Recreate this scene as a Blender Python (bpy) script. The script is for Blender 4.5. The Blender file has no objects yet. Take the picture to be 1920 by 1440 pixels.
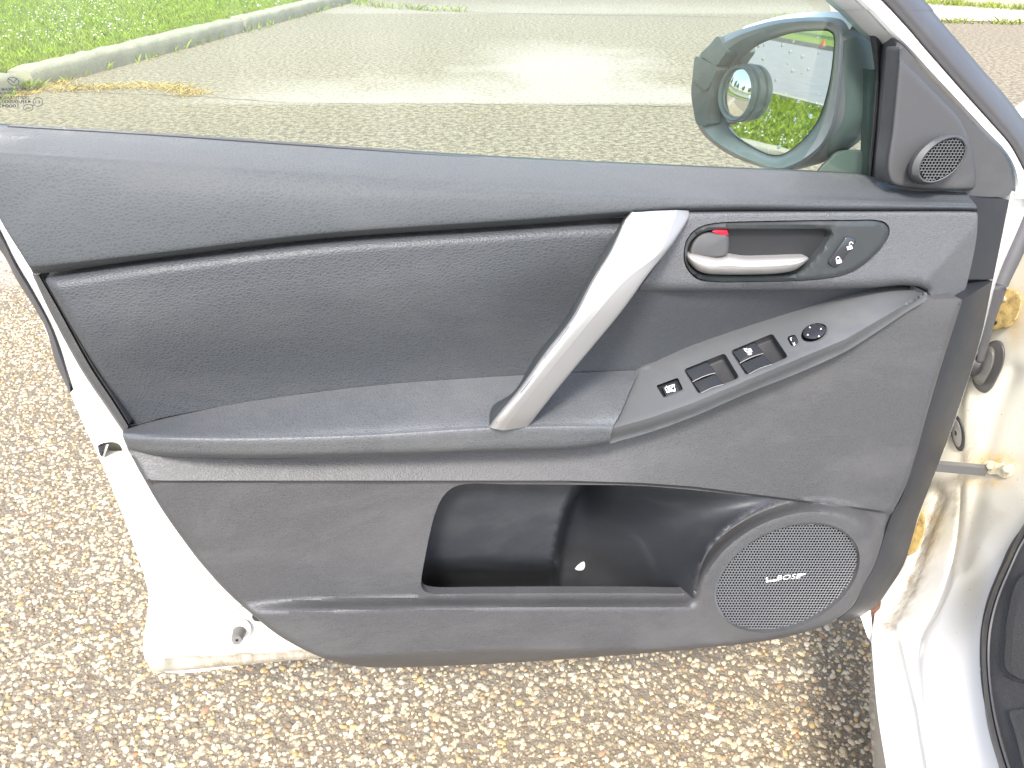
import bpy, bmesh, math, random
import numpy as np
from math import radians, sin, cos, pi, atan, tan
from mathutils import Vector, Matrix
from mathutils.geometry import delaunay_2d_cdt

random.seed(7); rng = np.random.default_rng(7)
S = bpy.context.scene
COL = S.collection

# ------------------------------------------------------------------ camera, sky, sun, exposure
FPX = 1400.0                      # focal length in photograph pixels (1920 wide)
PITCH = radians(32.0)
CAM = np.array([0.0, 0.0, 1.15])
cd = bpy.data.cameras.new('camera'); cam = bpy.data.objects.new('camera', cd); COL.objects.link(cam)
cam.location = CAM; cam.rotation_euler = (pi/2 - PITCH, 0, 0)
cd.sensor_width = 36.0; cd.lens = 36.0 * FPX / 1920.0; cd.clip_start = 0.02; cd.clip_end = 2000
S.camera = cam

SUN_EL, SUN_AZ = radians(52), radians(190)      # azimuth clockwise from +Y
W = bpy.data.worlds.new('World'); S.world = W; W.use_nodes = True
nt = W.node_tree; nt.nodes.clear()
sky = nt.nodes.new('ShaderNodeTexSky'); sky.sky_type = 'NISHITA'; sky.sun_disc = False
sky.sun_elevation = SUN_EL; sky.sun_rotation = SUN_AZ
sky.air_density = 1.0; sky.dust_density = 3.0; sky.ozone_density = 0.6
bg = nt.nodes.new('ShaderNodeBackground'); bg.inputs[1].default_value = 0.15
wo = nt.nodes.new('ShaderNodeOutputWorld')
nt.links.new(sky.outputs[0], bg.inputs[0]); nt.links.new(bg.outputs[0], wo.inputs[0])
sl = bpy.data.lights.new('sun', 'SUN'); sl.energy = 1.5; sl.angle = radians(10); sl.color = (1.0, 0.97, 0.93)
so = bpy.data.objects.new('sun', sl); COL.objects.link(so)
sd = Vector((sin(SUN_AZ)*cos(SUN_EL), cos(SUN_AZ)*cos(SUN_EL), sin(SUN_EL)))
so.rotation_euler = (-sd).to_track_quat('-Z', 'Y').to_euler(); so.location = (0, 0, 6)
S.view_settings.view_transform = 'Standard'; S.view_settings.look = 'None'
S.view_settings.exposure = 1.75; S.view_settings.gamma = 1.0; S.view_settings.use_curve_mapping = False
S.cycles.max_bounces = 10; S.cycles.transparent_max_bounces = 16

# ------------------------------------------------------------------ frames: photograph point -> place on a real surface
R_ = np.array([1.0, 0, 0]); F_ = np.array([0, cos(PITCH), -sin(PITCH)]); U_ = np.array([0, sin(PITCH), cos(PITCH)])
def ray(x, y):
    x = np.asarray(x, float)[..., None]; y = np.asarray(y, float)[..., None]
    return F_ + R_*(x-960)/FPX - U_*(y-720)/FPX
def on_plane(x, y, P0, n):
    d = ray(x, y); s = ((P0 - CAM) @ n)/(d @ n)
    return CAM + d*np.asarray(s)[..., None]
PSI = radians(9); LEAN = atan(.07/.63)
EU = np.array([cos(PSI), sin(PSI), 0]); HN = np.array([sin(PSI), -cos(PSI), 0])
EW = -HN*sin(LEAN) + np.array([0, 0, 1])*cos(LEAN)
DN = np.cross(EU, EW); DN = DN if DN @ HN > 0 else -DN
DO = np.array([0, .634, .33])
def Pt(x, y, t=0.0):              # on the door, t metres proud of its base plane
    x = np.asarray(x, float); t = np.asarray(t, float)
    d = ray(x, y); s = (((DO - CAM) @ DN) + t)/(d @ DN)
    return CAM + d*np.asarray(s)[..., None]
def Pz(x, y, z=0.0):
    d = ray(x, y); s = (np.asarray(z) - CAM[2])/d[..., 2]
    return CAM + d*np.asarray(s)[..., None]
def Pd(x, y, D): return CAM + ray(x, y)*np.asarray(D, float)[..., None]
MAZ, MEL = radians(203), radians(3.8)
MN = np.array([cos(MAZ)*cos(MEL), sin(MAZ)*cos(MEL), sin(MEL)])
MO = Pt(1450, 190, -.165)
def Pm(x, y, s=0.0):              # on the mirror's plane, s metres in front of its glass
    s = np.asarray(s, float); d = ray(x, y); k = (((MO - CAM) @ MN) + s)/(d @ MN)
    return CAM + d*np.asarray(k)[..., None]

# ------------------------------------------------------------------ object helpers
def tag(o, label=None, cat=None, group=None, kind=None):
    if label: o['label'] = label
    if cat: o['category'] = cat
    if group: o['group'] = group
    if kind: o['kind'] = kind
    return o
def empty(name, loc):
    o = bpy.data.objects.new(name, None); COL.objects.link(o); o.location = loc; o.empty_display_size = .1
    return o
def origin_of(p):
    v = Vector((0, 0, 0))
    while p is not None:
        v += p.location; p = p.parent
    return np.array(v)
def mk(name, V, Fc, mat, parent=None, smooth=True, sharp=38, loc=None, kind=None, label=None):
    V = np.asarray(V, float).reshape(-1, 3)
    if parent is not None: V = V - origin_of(parent)
    o_loc = np.zeros(3) if loc is None else np.asarray(loc, float)
    me = bpy.data.meshes.new(name); me.from_pydata((V - o_loc).tolist(), [], [tuple(int(i) for i in f) for f in Fc])
    me.materials.append(mat)
    if smooth:
        me.polygons.foreach_set('use_smooth', [True]*len(me.polygons)); me.set_sharp_from_angle(angle=radians(sharp))
    me.update()
    o = bpy.data.objects.new(name, me); COL.objects.link(o); o.location = o_loc
    if parent is not None: o.parent = parent
    tag(o, label=label, kind=kind)
    return o
def join(parts):                   # several (V,F) -> one
    Vs, Fs, k = [], [], 0
    for V, Fc in parts:
        V = np.asarray(V).reshape(-1, 3); Vs.append(V); Fs += [tuple(i+k for i in f) for f in Fc]; k += len(V)
    return np.concatenate(Vs), Fs

# ------------------------------------------------------------------ curves
def cr(P, n, closed=False):        # Catmull-Rom, uniform in index, n samples
    P = np.asarray(P, float); m = len(P); d = P.shape[1]
    if closed: u = np.linspace(0, m, n, endpoint=False); idx = lambda i: P[i % m]
    else: u = np.linspace(0, m-1, n); idx = lambda i: P[np.clip(i, 0, m-1)]
    i = np.floor(u).astype(int)
    if not closed: i = np.minimum(i, m-2)
    f = (u-i)[:, None]
    p0, p1, p2, p3 = idx(i-1), idx(i), idx(i+1), idx(i+2)
    if not closed:
        p0 = np.where((i == 0)[:, None], 2*p1-p2, p0); p3 = np.where((i == m-2)[:, None], 2*p2-p1, p3)
    return .5*((2*p1)+(-p0+p2)*f+(2*p0-5*p1+4*p2-p3)*f**2+(-p0+3*p1-3*p2+p3)*f**3)
def ccr(P, step=6.0, closed=True):  # centripetal Catmull-Rom with even spacing
    P = np.asarray(P, float); m = len(P); out = []
    segs = m if closed else m-1
    for k in range(segs):
        q = [P[(k+j) % m] if closed else P[min(max(k+j, 0), m-1)] for j in (-1, 0, 1, 2)]
        if not closed:
            if k == 0: q[0] = 2*q[1]-q[2]
            if k == m-2: q[3] = 2*q[2]-q[1]
        ts = [0]
        for a, b in zip(q, q[1:]): ts.append(ts[-1]+max(np.linalg.norm(b-a), 1e-6)**.5)
        n = max(1, int(round(np.linalg.norm(q[2]-q[1])/step)))
        for u in np.linspace(ts[1], ts[2], n, endpoint=False):
            A1 = (ts[1]-u)/(ts[1]-ts[0])*q[0]+(u-ts[0])/(ts[1]-ts[0])*q[1]
            A2 = (ts[2]-u)/(ts[2]-ts[1])*q[1]+(u-ts[1])/(ts[2]-ts[1])*q[2]
            A3 = (ts[3]-u)/(ts[3]-ts[2])*q[2]+(u-ts[2])/(ts[3]-ts[2])*q[3]
            B1 = (ts[2]-u)/(ts[2]-ts[0])*A1+(u-ts[0])/(ts[2]-ts[0])*A2
            B2 = (ts[3]-u)/(ts[3]-ts[1])*A2+(u-ts[1])/(ts[3]-ts[1])*A3
            out.append((ts[2]-u)/(ts[2]-ts[1])*B1+(u-ts[1])/(ts[2]-ts[1])*B2)
    if not closed: out.append(P[-1])
    return np.array(out)
def yof(pts):                      # y(x) through points
    a = np.array(sorted(pts)); return lambda x: np.interp(x, a[:, 0], a[:, 1])
def xof(pts):
    a = np.array(sorted((p[1], p[0]) for p in pts)); return lambda y: np.interp(y, a[:, 0], a[:, 1])
def sm(a, b, x):
    if b < a: return 1-sm(b, a, x)
    f = np.clip((np.asarray(x, float)-a)/(b-a), 0, 1); return f*f*(3-2*f)
def inside(poly, X, Y):
    poly = np.asarray(poly); n = len(poly); r = np.zeros(np.shape(X), bool); j = n-1
    for i in range(n):
        xi, yi = poly[i]; xj, yj = poly[j]
        c = ((yi > Y) != (yj > Y)) & (X < (xj-xi)*(Y-yi)/((yj-yi) if yj != yi else 1e-9)+xi); r ^= c; j = i
    return r
def dist_poly(poly, X, Y, closed=True):
    poly = np.asarray(poly, float); best = np.full(np.shape(X), 1e9)
    for i in range(len(poly) if closed else len(poly)-1):
        a = poly[i]; b = poly[(i+1) % len(poly)]; ab = b-a; L = ab@ab+1e-12
        f = np.clip(((X-a[0])*ab[0]+(Y-a[1])*ab[1])/L, 0, 1)
        best = np.minimum(best, np.hypot(X-a[0]-f*ab[0], Y-a[1]-f*ab[1]))
    return best

# ------------------------------------------------------------------ surface builders (photograph outline + real depth -> mesh)
def grid_faces(nu, nv, closed=False):
    Fc = []
    for j in range(nv-1):
        for i in range(nu-1 if not closed else nu):
            a = j*nu+i; b = j*nu+(i+1) % nu; Fc.append((a, b, b+nu, a+nu))
    return Fc
def skirt(V, loop, off):           # a wall from a boundary loop, moved by off
    V = np.asarray(V); A = V[loop]; B = A+off; n = len(loop)
    return np.concatenate([A, B]), [(i, (i+1) % n, n+(i+1) % n, n+i) for i in range(n)]
def ruled(A, B, nu, nv, tf, mapf=Pt, sk=.0, vs=None):
    a = cr(A, nu); b = cr(B, nu); v = np.linspace(0, 1, nv) if vs is None else np.asarray(vs); nv = len(v); u = np.linspace(0, 1, nu)
    X = a[None, :, 0]*(1-v[:, None])+b[None, :, 0]*v[:, None]; Y = a[None, :, 1]*(1-v[:, None])+b[None, :, 1]*v[:, None]
    UU, VV = np.meshgrid(u, v); T = tf(UU, VV, X, Y)*np.ones_like(X)
    V = mapf(X.ravel(), Y.ravel(), T.ravel()); Fc = grid_faces(nu, nv)
    parts = [(V, Fc)]
    if sk:
        lp = list(range(nu))+[j*nu+nu-1 for j in range(1, nv)]+[(nv-1)*nu+i for i in range(nu-2, -1, -1)]+[j*nu for j in range(nv-2, 0, -1)]
        parts.append(skirt(V, lp, -DN*sk))
    return join(parts)
def loft(rows, nu, seg, mapf=Pt, sk=0.0):
    G = np.array([cr(r, nu) for r in rows]); m = len(rows)
    G = np.stack([cr(G[:, i], (m-1)*seg+1) for i in range(nu)], 1)
    nv = G.shape[0]; V = mapf(G[..., 0].ravel(), G[..., 1].ravel(), G[..., 2].ravel())
    parts = [(V, grid_faces(nu, nv))]
    if sk:
        lp = list(range(nu))+[j*nu+nu-1 for j in range(1, nv)]+[(nv-1)*nu+i for i in range(nu-2, -1, -1)]+[j*nu for j in range(nv-2, 0, -1)]
        parts.append(skirt(V, lp, -DN*sk))
    return join(parts)
def inset(P, d):                   # a closed line d pixels inside an outline
    P = np.asarray(P, float); e = np.roll(P, -1, 0)-np.roll(P, 1, 0); e /= np.linalg.norm(e, axis=1)[:, None]+1e-9
    area = .5*np.sum(P[:, 0]*np.roll(P[:, 1], -1)-np.roll(P[:, 0], -1)*P[:, 1]); Q = P+np.stack([-e[:, 1], e[:, 0]], 1)*d*(1 if area > 0 else -1)
    dd = dist_poly(P, Q[:, 0], Q[:, 1]); Q = Q[(dd > d*.93) & inside(P, Q[:, 0], Q[:, 1])]; return np.r_[Q, Q[:1]]
def sheet(outer, holes, tf, res=8, mapf=Pt, lines=(), sk=0.02, sk_dir=None, hsk=0.0, raw=False, rim=()):
    lines = list(lines)+[inset(outer, r) for r in rim]
    loops = [np.asarray(outer, float)]+[np.asarray(h, float) for h in holes]
    pts, ed, k = [], [], 0
    for L in loops:
        pts += L.tolist(); n = len(L); ed += [(k+i, k+(i+1) % n) for i in range(n)]; k += n
    for L in lines:
        L = np.asarray(L, float); pts += L.tolist(); ed += [(k+i, k+i+1) for i in range(len(L)-1)]; k += len(L)
    lo, hi = loops[0].min(0), loops[0].max(0)
    gx, gy = np.meshgrid(np.arange(lo[0]+res/2, hi[0], res), np.arange(lo[1]+res/2, hi[1], res))
    gx = gx+(np.arange(gx.shape[0]) % 2)[:, None]*res*.5
    X, Y = gx.ravel(), gy.ravel(); ok = inside(loops[0], X, Y)
    for h in loops[1:]: ok &= ~inside(h, X, Y)
    X, Y = X[ok], Y[ok]; d = np.full(len(X), 1e9)
    for L in loops: d = np.minimum(d, dist_poly(L, X, Y))
    for L in lines: d = np.minimum(d, dist_poly(L, X, Y, False))
    X, Y = X[d > res*.55], Y[d > res*.55]
    allp = [Vector(p) for p in pts]+[Vector((a, b)) for a, b in zip(X, Y)]
    vo, eo, fo, ov, oe, of = delaunay_2d_cdt(allp, ed, [], 0, 1e-4)
    P = np.array([tuple(v) for v in vo]); T = np.array([f for f in fo if len(f) == 3])
    c = P[T].mean(1); ok = inside(loops[0], c[:, 0], c[:, 1])
    for h in loops[1:]: ok &= ~inside(h, c[:, 0], c[:, 1])
    T = T[ok]; t = tf(P[:, 0], P[:, 1])*np.ones(len(P)); V = mapf(P[:, 0], P[:, 1], t)
    parts = [(V, [tuple(f) for f in T])]
    first = {}
    for i, o in enumerate(ov):
        for j in o: first[j] = i
    k = 0
    for li, L in enumerate(loops):
        lp = [first[k+i] for i in range(len(L))]; k += len(L)
        dpt = sk if li == 0 else hsk
        if dpt: parts.append(skirt(V, lp, (-DN if sk_dir is None else sk_dir)*dpt))
    r = join(parts)
    return (r[0], r[1], P, len(V)) if raw else r
def slab(poly, t, thick, bev=2.0, bevh=None, mapf=Pt, dome=0.0, step=None, rings=3):
    P = np.asarray(poly, float) if step is None else ccr(poly, step)
    c = P.mean(0); n = len(P); bevh = bevh if bevh is not None else thick*.4
    tf = t if callable(t) else (lambda x, y: np.full(np.shape(x), t))
    rad = np.linalg.norm(P-c, axis=1).mean()
    loops = [(1.0, -thick), (1.0, -bevh)]
    for a in np.linspace(0, pi/2, rings+1)[1:]:
        loops.append((1-bev/rad*(1-cos(a)), -bevh*(1-sin(a))))
    if dome:
        for q in (.7, .4): loops.append(((1-bev/rad)*q, dome*(1-q*q)))
    V = []
    for s, dt in loops:
        Q = c+(P-c)*s; V.append(mapf(Q[:, 0], Q[:, 1], tf(Q[:, 0], Q[:, 1])+dt))
    V = np.concatenate(V); Fc = grid_faces(n, len(loops), True)
    if dome:
        V = np.concatenate([V, mapf(np.array([c[0]]), np.array([c[1]]), tf(c[:1], c[1:])+dome)])
        b = (len(loops)-1)*n; Fc += [(b+i, b+(i+1) % n, len(V)-1) for i in range(n)]
    else: Fc.append(tuple((len(loops)-1)*n+i for i in range(n)))
    return V, Fc
def well(loop, tf, depth, shrink=.9, shift=(0, 0), mapf=Pt, nr=4):   # walls and floor of a recess
    P = np.asarray(loop, float); c = P.mean(0); n = len(P); V = []
    for k in range(nr+1):
        f = k/nr; Q = c+(P-c)*(1-(1-shrink)*f)+np.array(shift)*f; V.append(mapf(Q[:, 0], Q[:, 1], tf(Q[:, 0], Q[:, 1])-depth*sin(f*pi/2)))
    V = np.concatenate(V); return V, grid_faces(n, nr+1, True)+[tuple(nr*n+i for i in range(n))]
def tube(path, rad, nseg=10, cap=True):
    path = np.asarray(path, float); n = len(path); rad = np.broadcast_to(rad, (n,)); V = []; up = np.array([.13, .27, .95])
    for i in range(n):
        d = path[min(i+1, n-1)]-path[max(i-1, 0)]; d = d/np.linalg.norm(d); a = np.cross(d, up); a /= np.linalg.norm(a); b = np.cross(d, a)
        th = np.linspace(0, 2*pi, nseg, endpoint=False); V.append(path[i]+rad[i]*(np.cos(th)[:, None]*a+np.sin(th)[:, None]*b))
    Fc = grid_faces(nseg, n, True)
    if cap: Fc += [tuple(range(nseg)), tuple((n-1)*nseg+i for i in range(nseg))]
    return np.concatenate(V), Fc
def ell(cx, cy, ax, ay, phi=0.0, n=64):
    th = np.linspace(0, 2*pi, n, endpoint=False); return np.stack([cx+ax*np.cos(th), cy-ay*np.sin(th+phi)], 1)
def text_mesh(body, bold=0.0):
    cu = bpy.data.curves.new('glyphs', 'FONT'); cu.body = body; cu.size = 1.0; cu.offset = bold; cu.resolution_u = 3
    o = bpy.data.objects.new('glyphs', cu); COL.objects.link(o); dg = bpy.context.evaluated_depsgraph_get(); ev = o.evaluated_get(dg)
    me = ev.to_mesh(); V = np.array([tuple(v.co) for v in me.vertices]).reshape(-1, 3); Fc = [tuple(p.vertices) for p in me.polygons]
    ev.to_mesh_clear(); bpy.data.objects.remove(o); bpy.data.curves.remove(cu)
    return V, Fc
def text_px(body, org, vx, vy, tf, mapf=Pt, bold=0.0, width=None):   # lettering laid on a surface; vx, vy: pixels per unit
    V, Fc = text_mesh(body, bold)
    if width: V[:, 0] *= width/max(V[:, 0].max(), 1e-6)
    X = org[0]+V[:, 0]*vx[0]+V[:, 1]*vy[0]; Y = org[1]+V[:, 0]*vx[1]+V[:, 1]*vy[1]
    return mapf(X, Y, tf(X, Y)), Fc
def flat(poly, tf, mapf=Pt):
    P = np.asarray(poly, float); return mapf(P[:, 0], P[:, 1], tf(P[:, 0], P[:, 1])*np.ones(len(P))), [tuple(range(len(P)))]
def band(pts, w, tf, mapf=Pt, closed=False):     # flat line of pixel width w
    P = np.asarray(pts, float); n = len(P); d = np.roll(P, -1, 0)-np.roll(P, 1, 0)
    if not closed: d[0] = P[1]-P[0]; d[-1] = P[-1]-P[-2]
    d /= np.linalg.norm(d, axis=1)[:, None]; nn = np.stack([-d[:, 1], d[:, 0]], 1)*w/2
    A, B = P+nn, P-nn; Q = np.concatenate([A, B]); V = mapf(Q[:, 0], Q[:, 1], tf(Q[:, 0], Q[:, 1])*np.ones(2*n))
    return V, [(i, (i+1) % n, n+(i+1) % n, n+i) for i in range(n if closed else n-1)]

# ------------------------------------------------------------------ materials
class NB:
    def __init__(s, name):
        s.m = bpy.data.materials.new(name); s.m.use_nodes = True; s.t = s.m.node_tree; s.t.nodes.clear()
        s.out = s.n('ShaderNodeOutputMaterial'); s.b = s.n('ShaderNodeBsdfPrincipled'); s.l(s.b.outputs[0], s.out.inputs[0])
    def n(s, ty, **kw):
        q = s.t.nodes.new(ty)
        for k, v in kw.items(): setattr(q, k, v)
        return q
    def l(s, a, b): s.t.links.new(a, b)
    def coord(s, scale=(1, 1, 1), kind='Object'):
        tc = s.n('ShaderNodeTexCoord'); mp = s.n('ShaderNodeMapping'); mp.inputs['Scale'].default_value = scale
        s.l(tc.outputs[kind], mp.inputs[0]); return mp.outputs[0]
    def noise(s, vec, scale, detail=3, rough=.55, dist=0.0):
        q = s.n('ShaderNodeTexNoise'); q.inputs['Scale'].default_value = scale; q.inputs['Detail'].default_value = detail
        q.inputs['Roughness'].default_value = rough; q.inputs['Distortion'].default_value = dist
        if vec is not None: s.l(vec, q.inputs['Vector'])
        return q.outputs['Fac']
    def vor(s, vec, scale, feature='F1', out='Distance', rnd=1.0):
        q = s.n('ShaderNodeTexVoronoi'); q.feature = feature; q.inputs['Scale'].default_value = scale; q.inputs['Randomness'].default_value = rnd
        if vec is not None: s.l(vec, q.inputs['Vector'])
        return q.outputs[out]
    def ramp(s, fac, stops, mode='LINEAR'):
        q = s.n('ShaderNodeValToRGB'); q.color_ramp.interpolation = mode; e = q.color_ramp.elements
        while len(e) < len(stops): e.new(.5)
        for k, (p, c) in enumerate(stops):
            e[k].position = p; e[k].color = (*c, 1) if len(c) == 3 else c
        s.l(fac, q.inputs[0]); return q.outputs[0]
    def mr(s, v, a, b, c, d):
        q = s.n('ShaderNodeMapRange'); s.l(v, q.inputs[0])
        for i, x in enumerate((a, b, c, d)): q.inputs[i+1].default_value = x
        return q.outputs[0]
    def math(s, op, a, b=None):
        q = s.n('ShaderNodeMath', operation=op)
        for i, x in enumerate((a, b)):
            if x is None: continue
            if isinstance(x, (int, float)): q.inputs[i].default_value = x
            else: s.l(x, q.inputs[i])
        return q.outputs[0]
    def mix(s, fac, a, b, blend='MIX'):
        q = s.n('ShaderNodeMix', data_type='RGBA', blend_type=blend)
        for i, x in ((0, fac), (6, a), (7, b)):
            if isinstance(x, (int, float)): q.inputs[i].default_value = x
            elif isinstance(x, tuple): q.inputs[i].default_value = (*x, 1)
            else: s.l(x, q.inputs[i])
        return q.outputs[2]
    def bump(s, h, strength=.3, dist=.001, prev=None):
        q = s.n('ShaderNodeBump'); q.inputs['Strength'].default_value = strength; q.inputs['Distance'].default_value = dist
        s.l(h, q.inputs['Height'])
        if prev is not None: s.l(prev, q.inputs['Normal'])
        s.l(q.outputs[0], s.b.inputs['Normal']); return q.outputs[0]
    def set(s, **kw):
        for k, v in kw.items():
            k = k.replace('_', ' ')
            inp = s.b.inputs[k]
            if isinstance(v, (int, float)): inp.default_value = v
            elif isinstance(v, tuple): inp.default_value = (*v, 1) if len(v) == 3 else v
            else: s.l(v, inp)
        return s
def M_grain(name, col, scale, strength, rough=.5, dusty=.10, dist=.0012, spec=.5, crease=1.9):
    b = NB(name); v = b.coord((1, 1.25, 1.35)); w = b.noise(v, 30, 2)
    q = b.n('ShaderNodeMix', data_type='VECTOR'); b.l(v, q.inputs[4]); q.inputs[0].default_value = .012
    nz = b.n('ShaderNodeTexNoise'); nz.inputs['Scale'].default_value = 28; b.l(v, nz.inputs['Vector']); b.l(nz.outputs['Color'], q.inputs[5])
    e = b.vor(q.outputs[1], scale, 'DISTANCE_TO_EDGE', 'Distance'); h = b.mr(e, 0, .32, 0, 1)
    hn = b.noise(v, scale*2.2, 3); hh = b.math('ADD', h, b.math('MULTIPLY', hn, .35))
    dust = b.noise(b.coord((1, 1, 2.6)), 4.2, 6, .68, .6); dm = b.mr(dust, .47, .70, 0, dusty)
    c = b.mix(dm, col, (.30, .285, .26))
    c = b.mix(b.mr(h, 0, 1, .42, 0), c, tuple(x*crease for x in col))
    b.set(Base_Color=c, Roughness=b.mr(dust, .3, .75, rough-.07, rough+.12)); b.b.inputs['Specular IOR Level'].default_value = spec
    b.bump(hh, strength, dist); return b.m
def M_plain(name, col, rough=.5, metal=0.0, grain=0.0, gs=600, dusty=0.0, coat=0.0, spec=.5):
    b = NB(name); b.set(Roughness=rough, Metallic=metal, Coat_Weight=coat); b.b.inputs['Specular IOR Level'].default_value = spec
    b.b.inputs['Coat Roughness'].default_value = .08
    v = b.coord(); n1 = b.noise(v, 9, 5, .65)
    c = b.mix(b.mr(n1, .3, .75, 0, .22), col, tuple(min(1, x*.72) for x in col))
    if dusty: c = b.mix(b.mr(b.noise(v, 16, 6, .7), .52, .8, 0, dusty), c, (.34, .32, .28))
    b.set(Base_Color=c)
    b.set(Roughness=b.mr(n1, .3, .75, max(.02, rough-.05), min(1, rough+.08)))
    if grain: b.bump(b.noise(v, gs, 3), grain, .001)
    return b.m
SOFT = M_grain('soft_trim', (.056, .062, .066), 250, .17, .57, .10, spec=.3, crease=1.6)
INSERT = M_grain('insert_leather', (.047, .051, .056), 260, .26, .48, .08, spec=.45, crease=1.7)
ARMR = M_grain('armrest_leather', (.072, .077, .082), 280, .24, .45, .18)
LOWER = M_grain('lower_plastic', (.050, .0505, .052), 320, .24, .49, .13, .0009)
PANEL = M_grain('dimpled_plastic', (.088, .092, .098), 400, .45, .44, .04, .001)
SMOOTH = M_plain('smooth_plastic', (.040, .046, .048), .40, grain=.08, gs=900, dusty=.12)
SWITCHP = M_plain('switch_panel_plastic', (.105, .111, .115), .36, grain=.10, gs=1200, dusty=.14)
SIDE = M_plain('side_plastic', (.022, .024, .029), .45, grain=.12, gs=700, dusty=.05)
SAIL = M_plain('sail_plastic', (.066, .067, .070), .48, grain=.12, gs=900, dusty=.08)
GLOSSB = M_plain('gloss_black', (.032, .035, .041), .22, coat=.5)
CUP = M_plain('cup_plastic', (.045, .046, .049), .5, grain=.2, gs=1500, dusty=.06)
KNOB = M_plain('knob_plastic', (.075, .076, .078), .6, grain=.25, gs=1600)
SILVER = M_plain('silver_paint', (.36, .355, .345), .42, .45, grain=.03, gs=1500)
LEVER = M_plain('satin_chrome', (.62, .60, .57), .36, .65)
RUBBER = M_plain('black_rubber', (.028, .028, .030), .5, grain=.1, dusty=.12)
SEALG = M_plain('grey_seal', (.075, .075, .080), .42, grain=.1, dusty=.08)
DARK = M_plain('dark_void', (.012, .013, .015), .7)
RED = M_plain('red_mark', (.75, .01, .03), .45)
WMARK = M_plain('white_print', (.82, .82, .80), .5)
GREY = M_plain('grey_rubber', (.14, .135, .125), .6, grain=.2)
CREAM = M_plain('cream_metal', (.60, .57, .42), .4, dusty=.25)
RUST = None
def M_paint(name, dirt_shade_attr=False):
    b = NB(name); v = b.coord(); n1 = b.noise(v, 6, 5, .6)
    c = b.mix(b.mr(n1, .35, .8, 0, .10), (.80, .80, .775), (.66, .64, .56))
    if dirt_shade_attr:
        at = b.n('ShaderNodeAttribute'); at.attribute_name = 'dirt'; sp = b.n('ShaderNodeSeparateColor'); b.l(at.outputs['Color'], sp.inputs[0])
        c = b.mix(b.math('MULTIPLY', sp.outputs[2], .8), c, (.40, .375, .285))  # beige film: flange dirt, also shade painted on the pillar and shell creases
        brk = b.noise(b.coord((1, 1, .35)), 70, 6, .75)
        c = b.mix(b.math('MULTIPLY', b.mr(brk, .38, .66, 0, 1), b.math('MULTIPLY', sp.outputs[0], .95)), c, (.17, .12, .065))
        c = b.mix(b.math('MULTIPLY', b.mr(b.noise(v, 45, 6, .7), .35, .62, .15, 1), b.math('MULTIPLY', sp.outputs[1], 1.0)), c, (.50, .29, .045))
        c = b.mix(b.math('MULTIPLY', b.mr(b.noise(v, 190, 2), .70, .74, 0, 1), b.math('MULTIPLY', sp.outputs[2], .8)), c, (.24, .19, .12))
    b.set(Base_Color=c, Roughness=.22, Coat_Weight=.6); b.b.inputs['Coat Roughness'].default_value = .05
    b.bump(b.noise(v, 400, 2), .03, .0006); return b.m
PAINT = M_paint('white_paint'); PAINTD = M_paint('white_paint_stained_shaded', True)
def M_rust(name, base, stain):
    b = NB(name); v = b.coord(); n1 = b.noise(v, 90, 7, .75)
    b.set(Base_Color=b.ramp(n1, [(.32, stain), (.52, base), (.72, tuple(min(1, x*1.25) for x in base))]), Roughness=.6)
    b.bump(b.noise(v, 500, 4), .3, .001); return b.m
HINGEM = M_rust('hinge_zinc', (.46, .34, .13), (.16, .09, .035)); BOLTM = M_rust('bolt_zinc', (.55, .52, .40), (.32, .22, .08))
RUSTD = M_rust('rusty_dark', (.12, .05, .03), (.03, .015, .01))
def M_glass():
    b = NB('window_glass'); b.t.nodes.remove(b.b)
    tr = b.n('ShaderNodeBsdfTransparent'); tr.inputs[0].default_value = (.83, .94, .88, 1)
    gl = b.n('ShaderNodeBsdfGlossy'); gl.inputs['Roughness'].default_value = .0; gl.inputs[0].default_value = (1, 1, 1, 1)
    fr = b.n('ShaderNodeFresnel'); fr.inputs[0].default_value = 1.5
    mx = b.n('ShaderNodeMixShader'); b.l(fr.outputs[0], mx.inputs[0]); b.l(tr.outputs[0], mx.inputs[1]); b.l(gl.outputs[0], mx.inputs[2])
    v = b.coord((1, 1, .02)); d = b.n('ShaderNodeBsdfDiffuse'); d.inputs[0].default_value = (.8, .8, .78, 1)
    sm_ = b.mr(b.noise(v, 22, 4, .7), .42, .78, .004, .045); m2 = b.n('ShaderNodeMixShader')
    b.l(sm_, m2.inputs[0]); b.l(mx.outputs[0], m2.inputs[1]); b.l(d.outputs[0], m2.inputs[2]); b.l(m2.outputs[0], b.out.inputs[0])
    return b.m
GLASS = M_glass()
MIRROR = M_plain('mirror_silver', (.90, .91, .90), .02, 1.0)
b = NB('mirror_silver'); b.set(Base_Color=(.88, .90, .89), Metallic=1.0, Roughness=.015); MIRROR = b.m
b = NB('water'); b.t.nodes.remove(b.b); q = b.n('ShaderNodeBsdfGlass'); q.inputs['IOR'].default_value = 1.33; q.inputs['Roughness'].default_value = 0; b.l(q.outputs[0], b.out.inputs[0]); WATER = b.m

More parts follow.
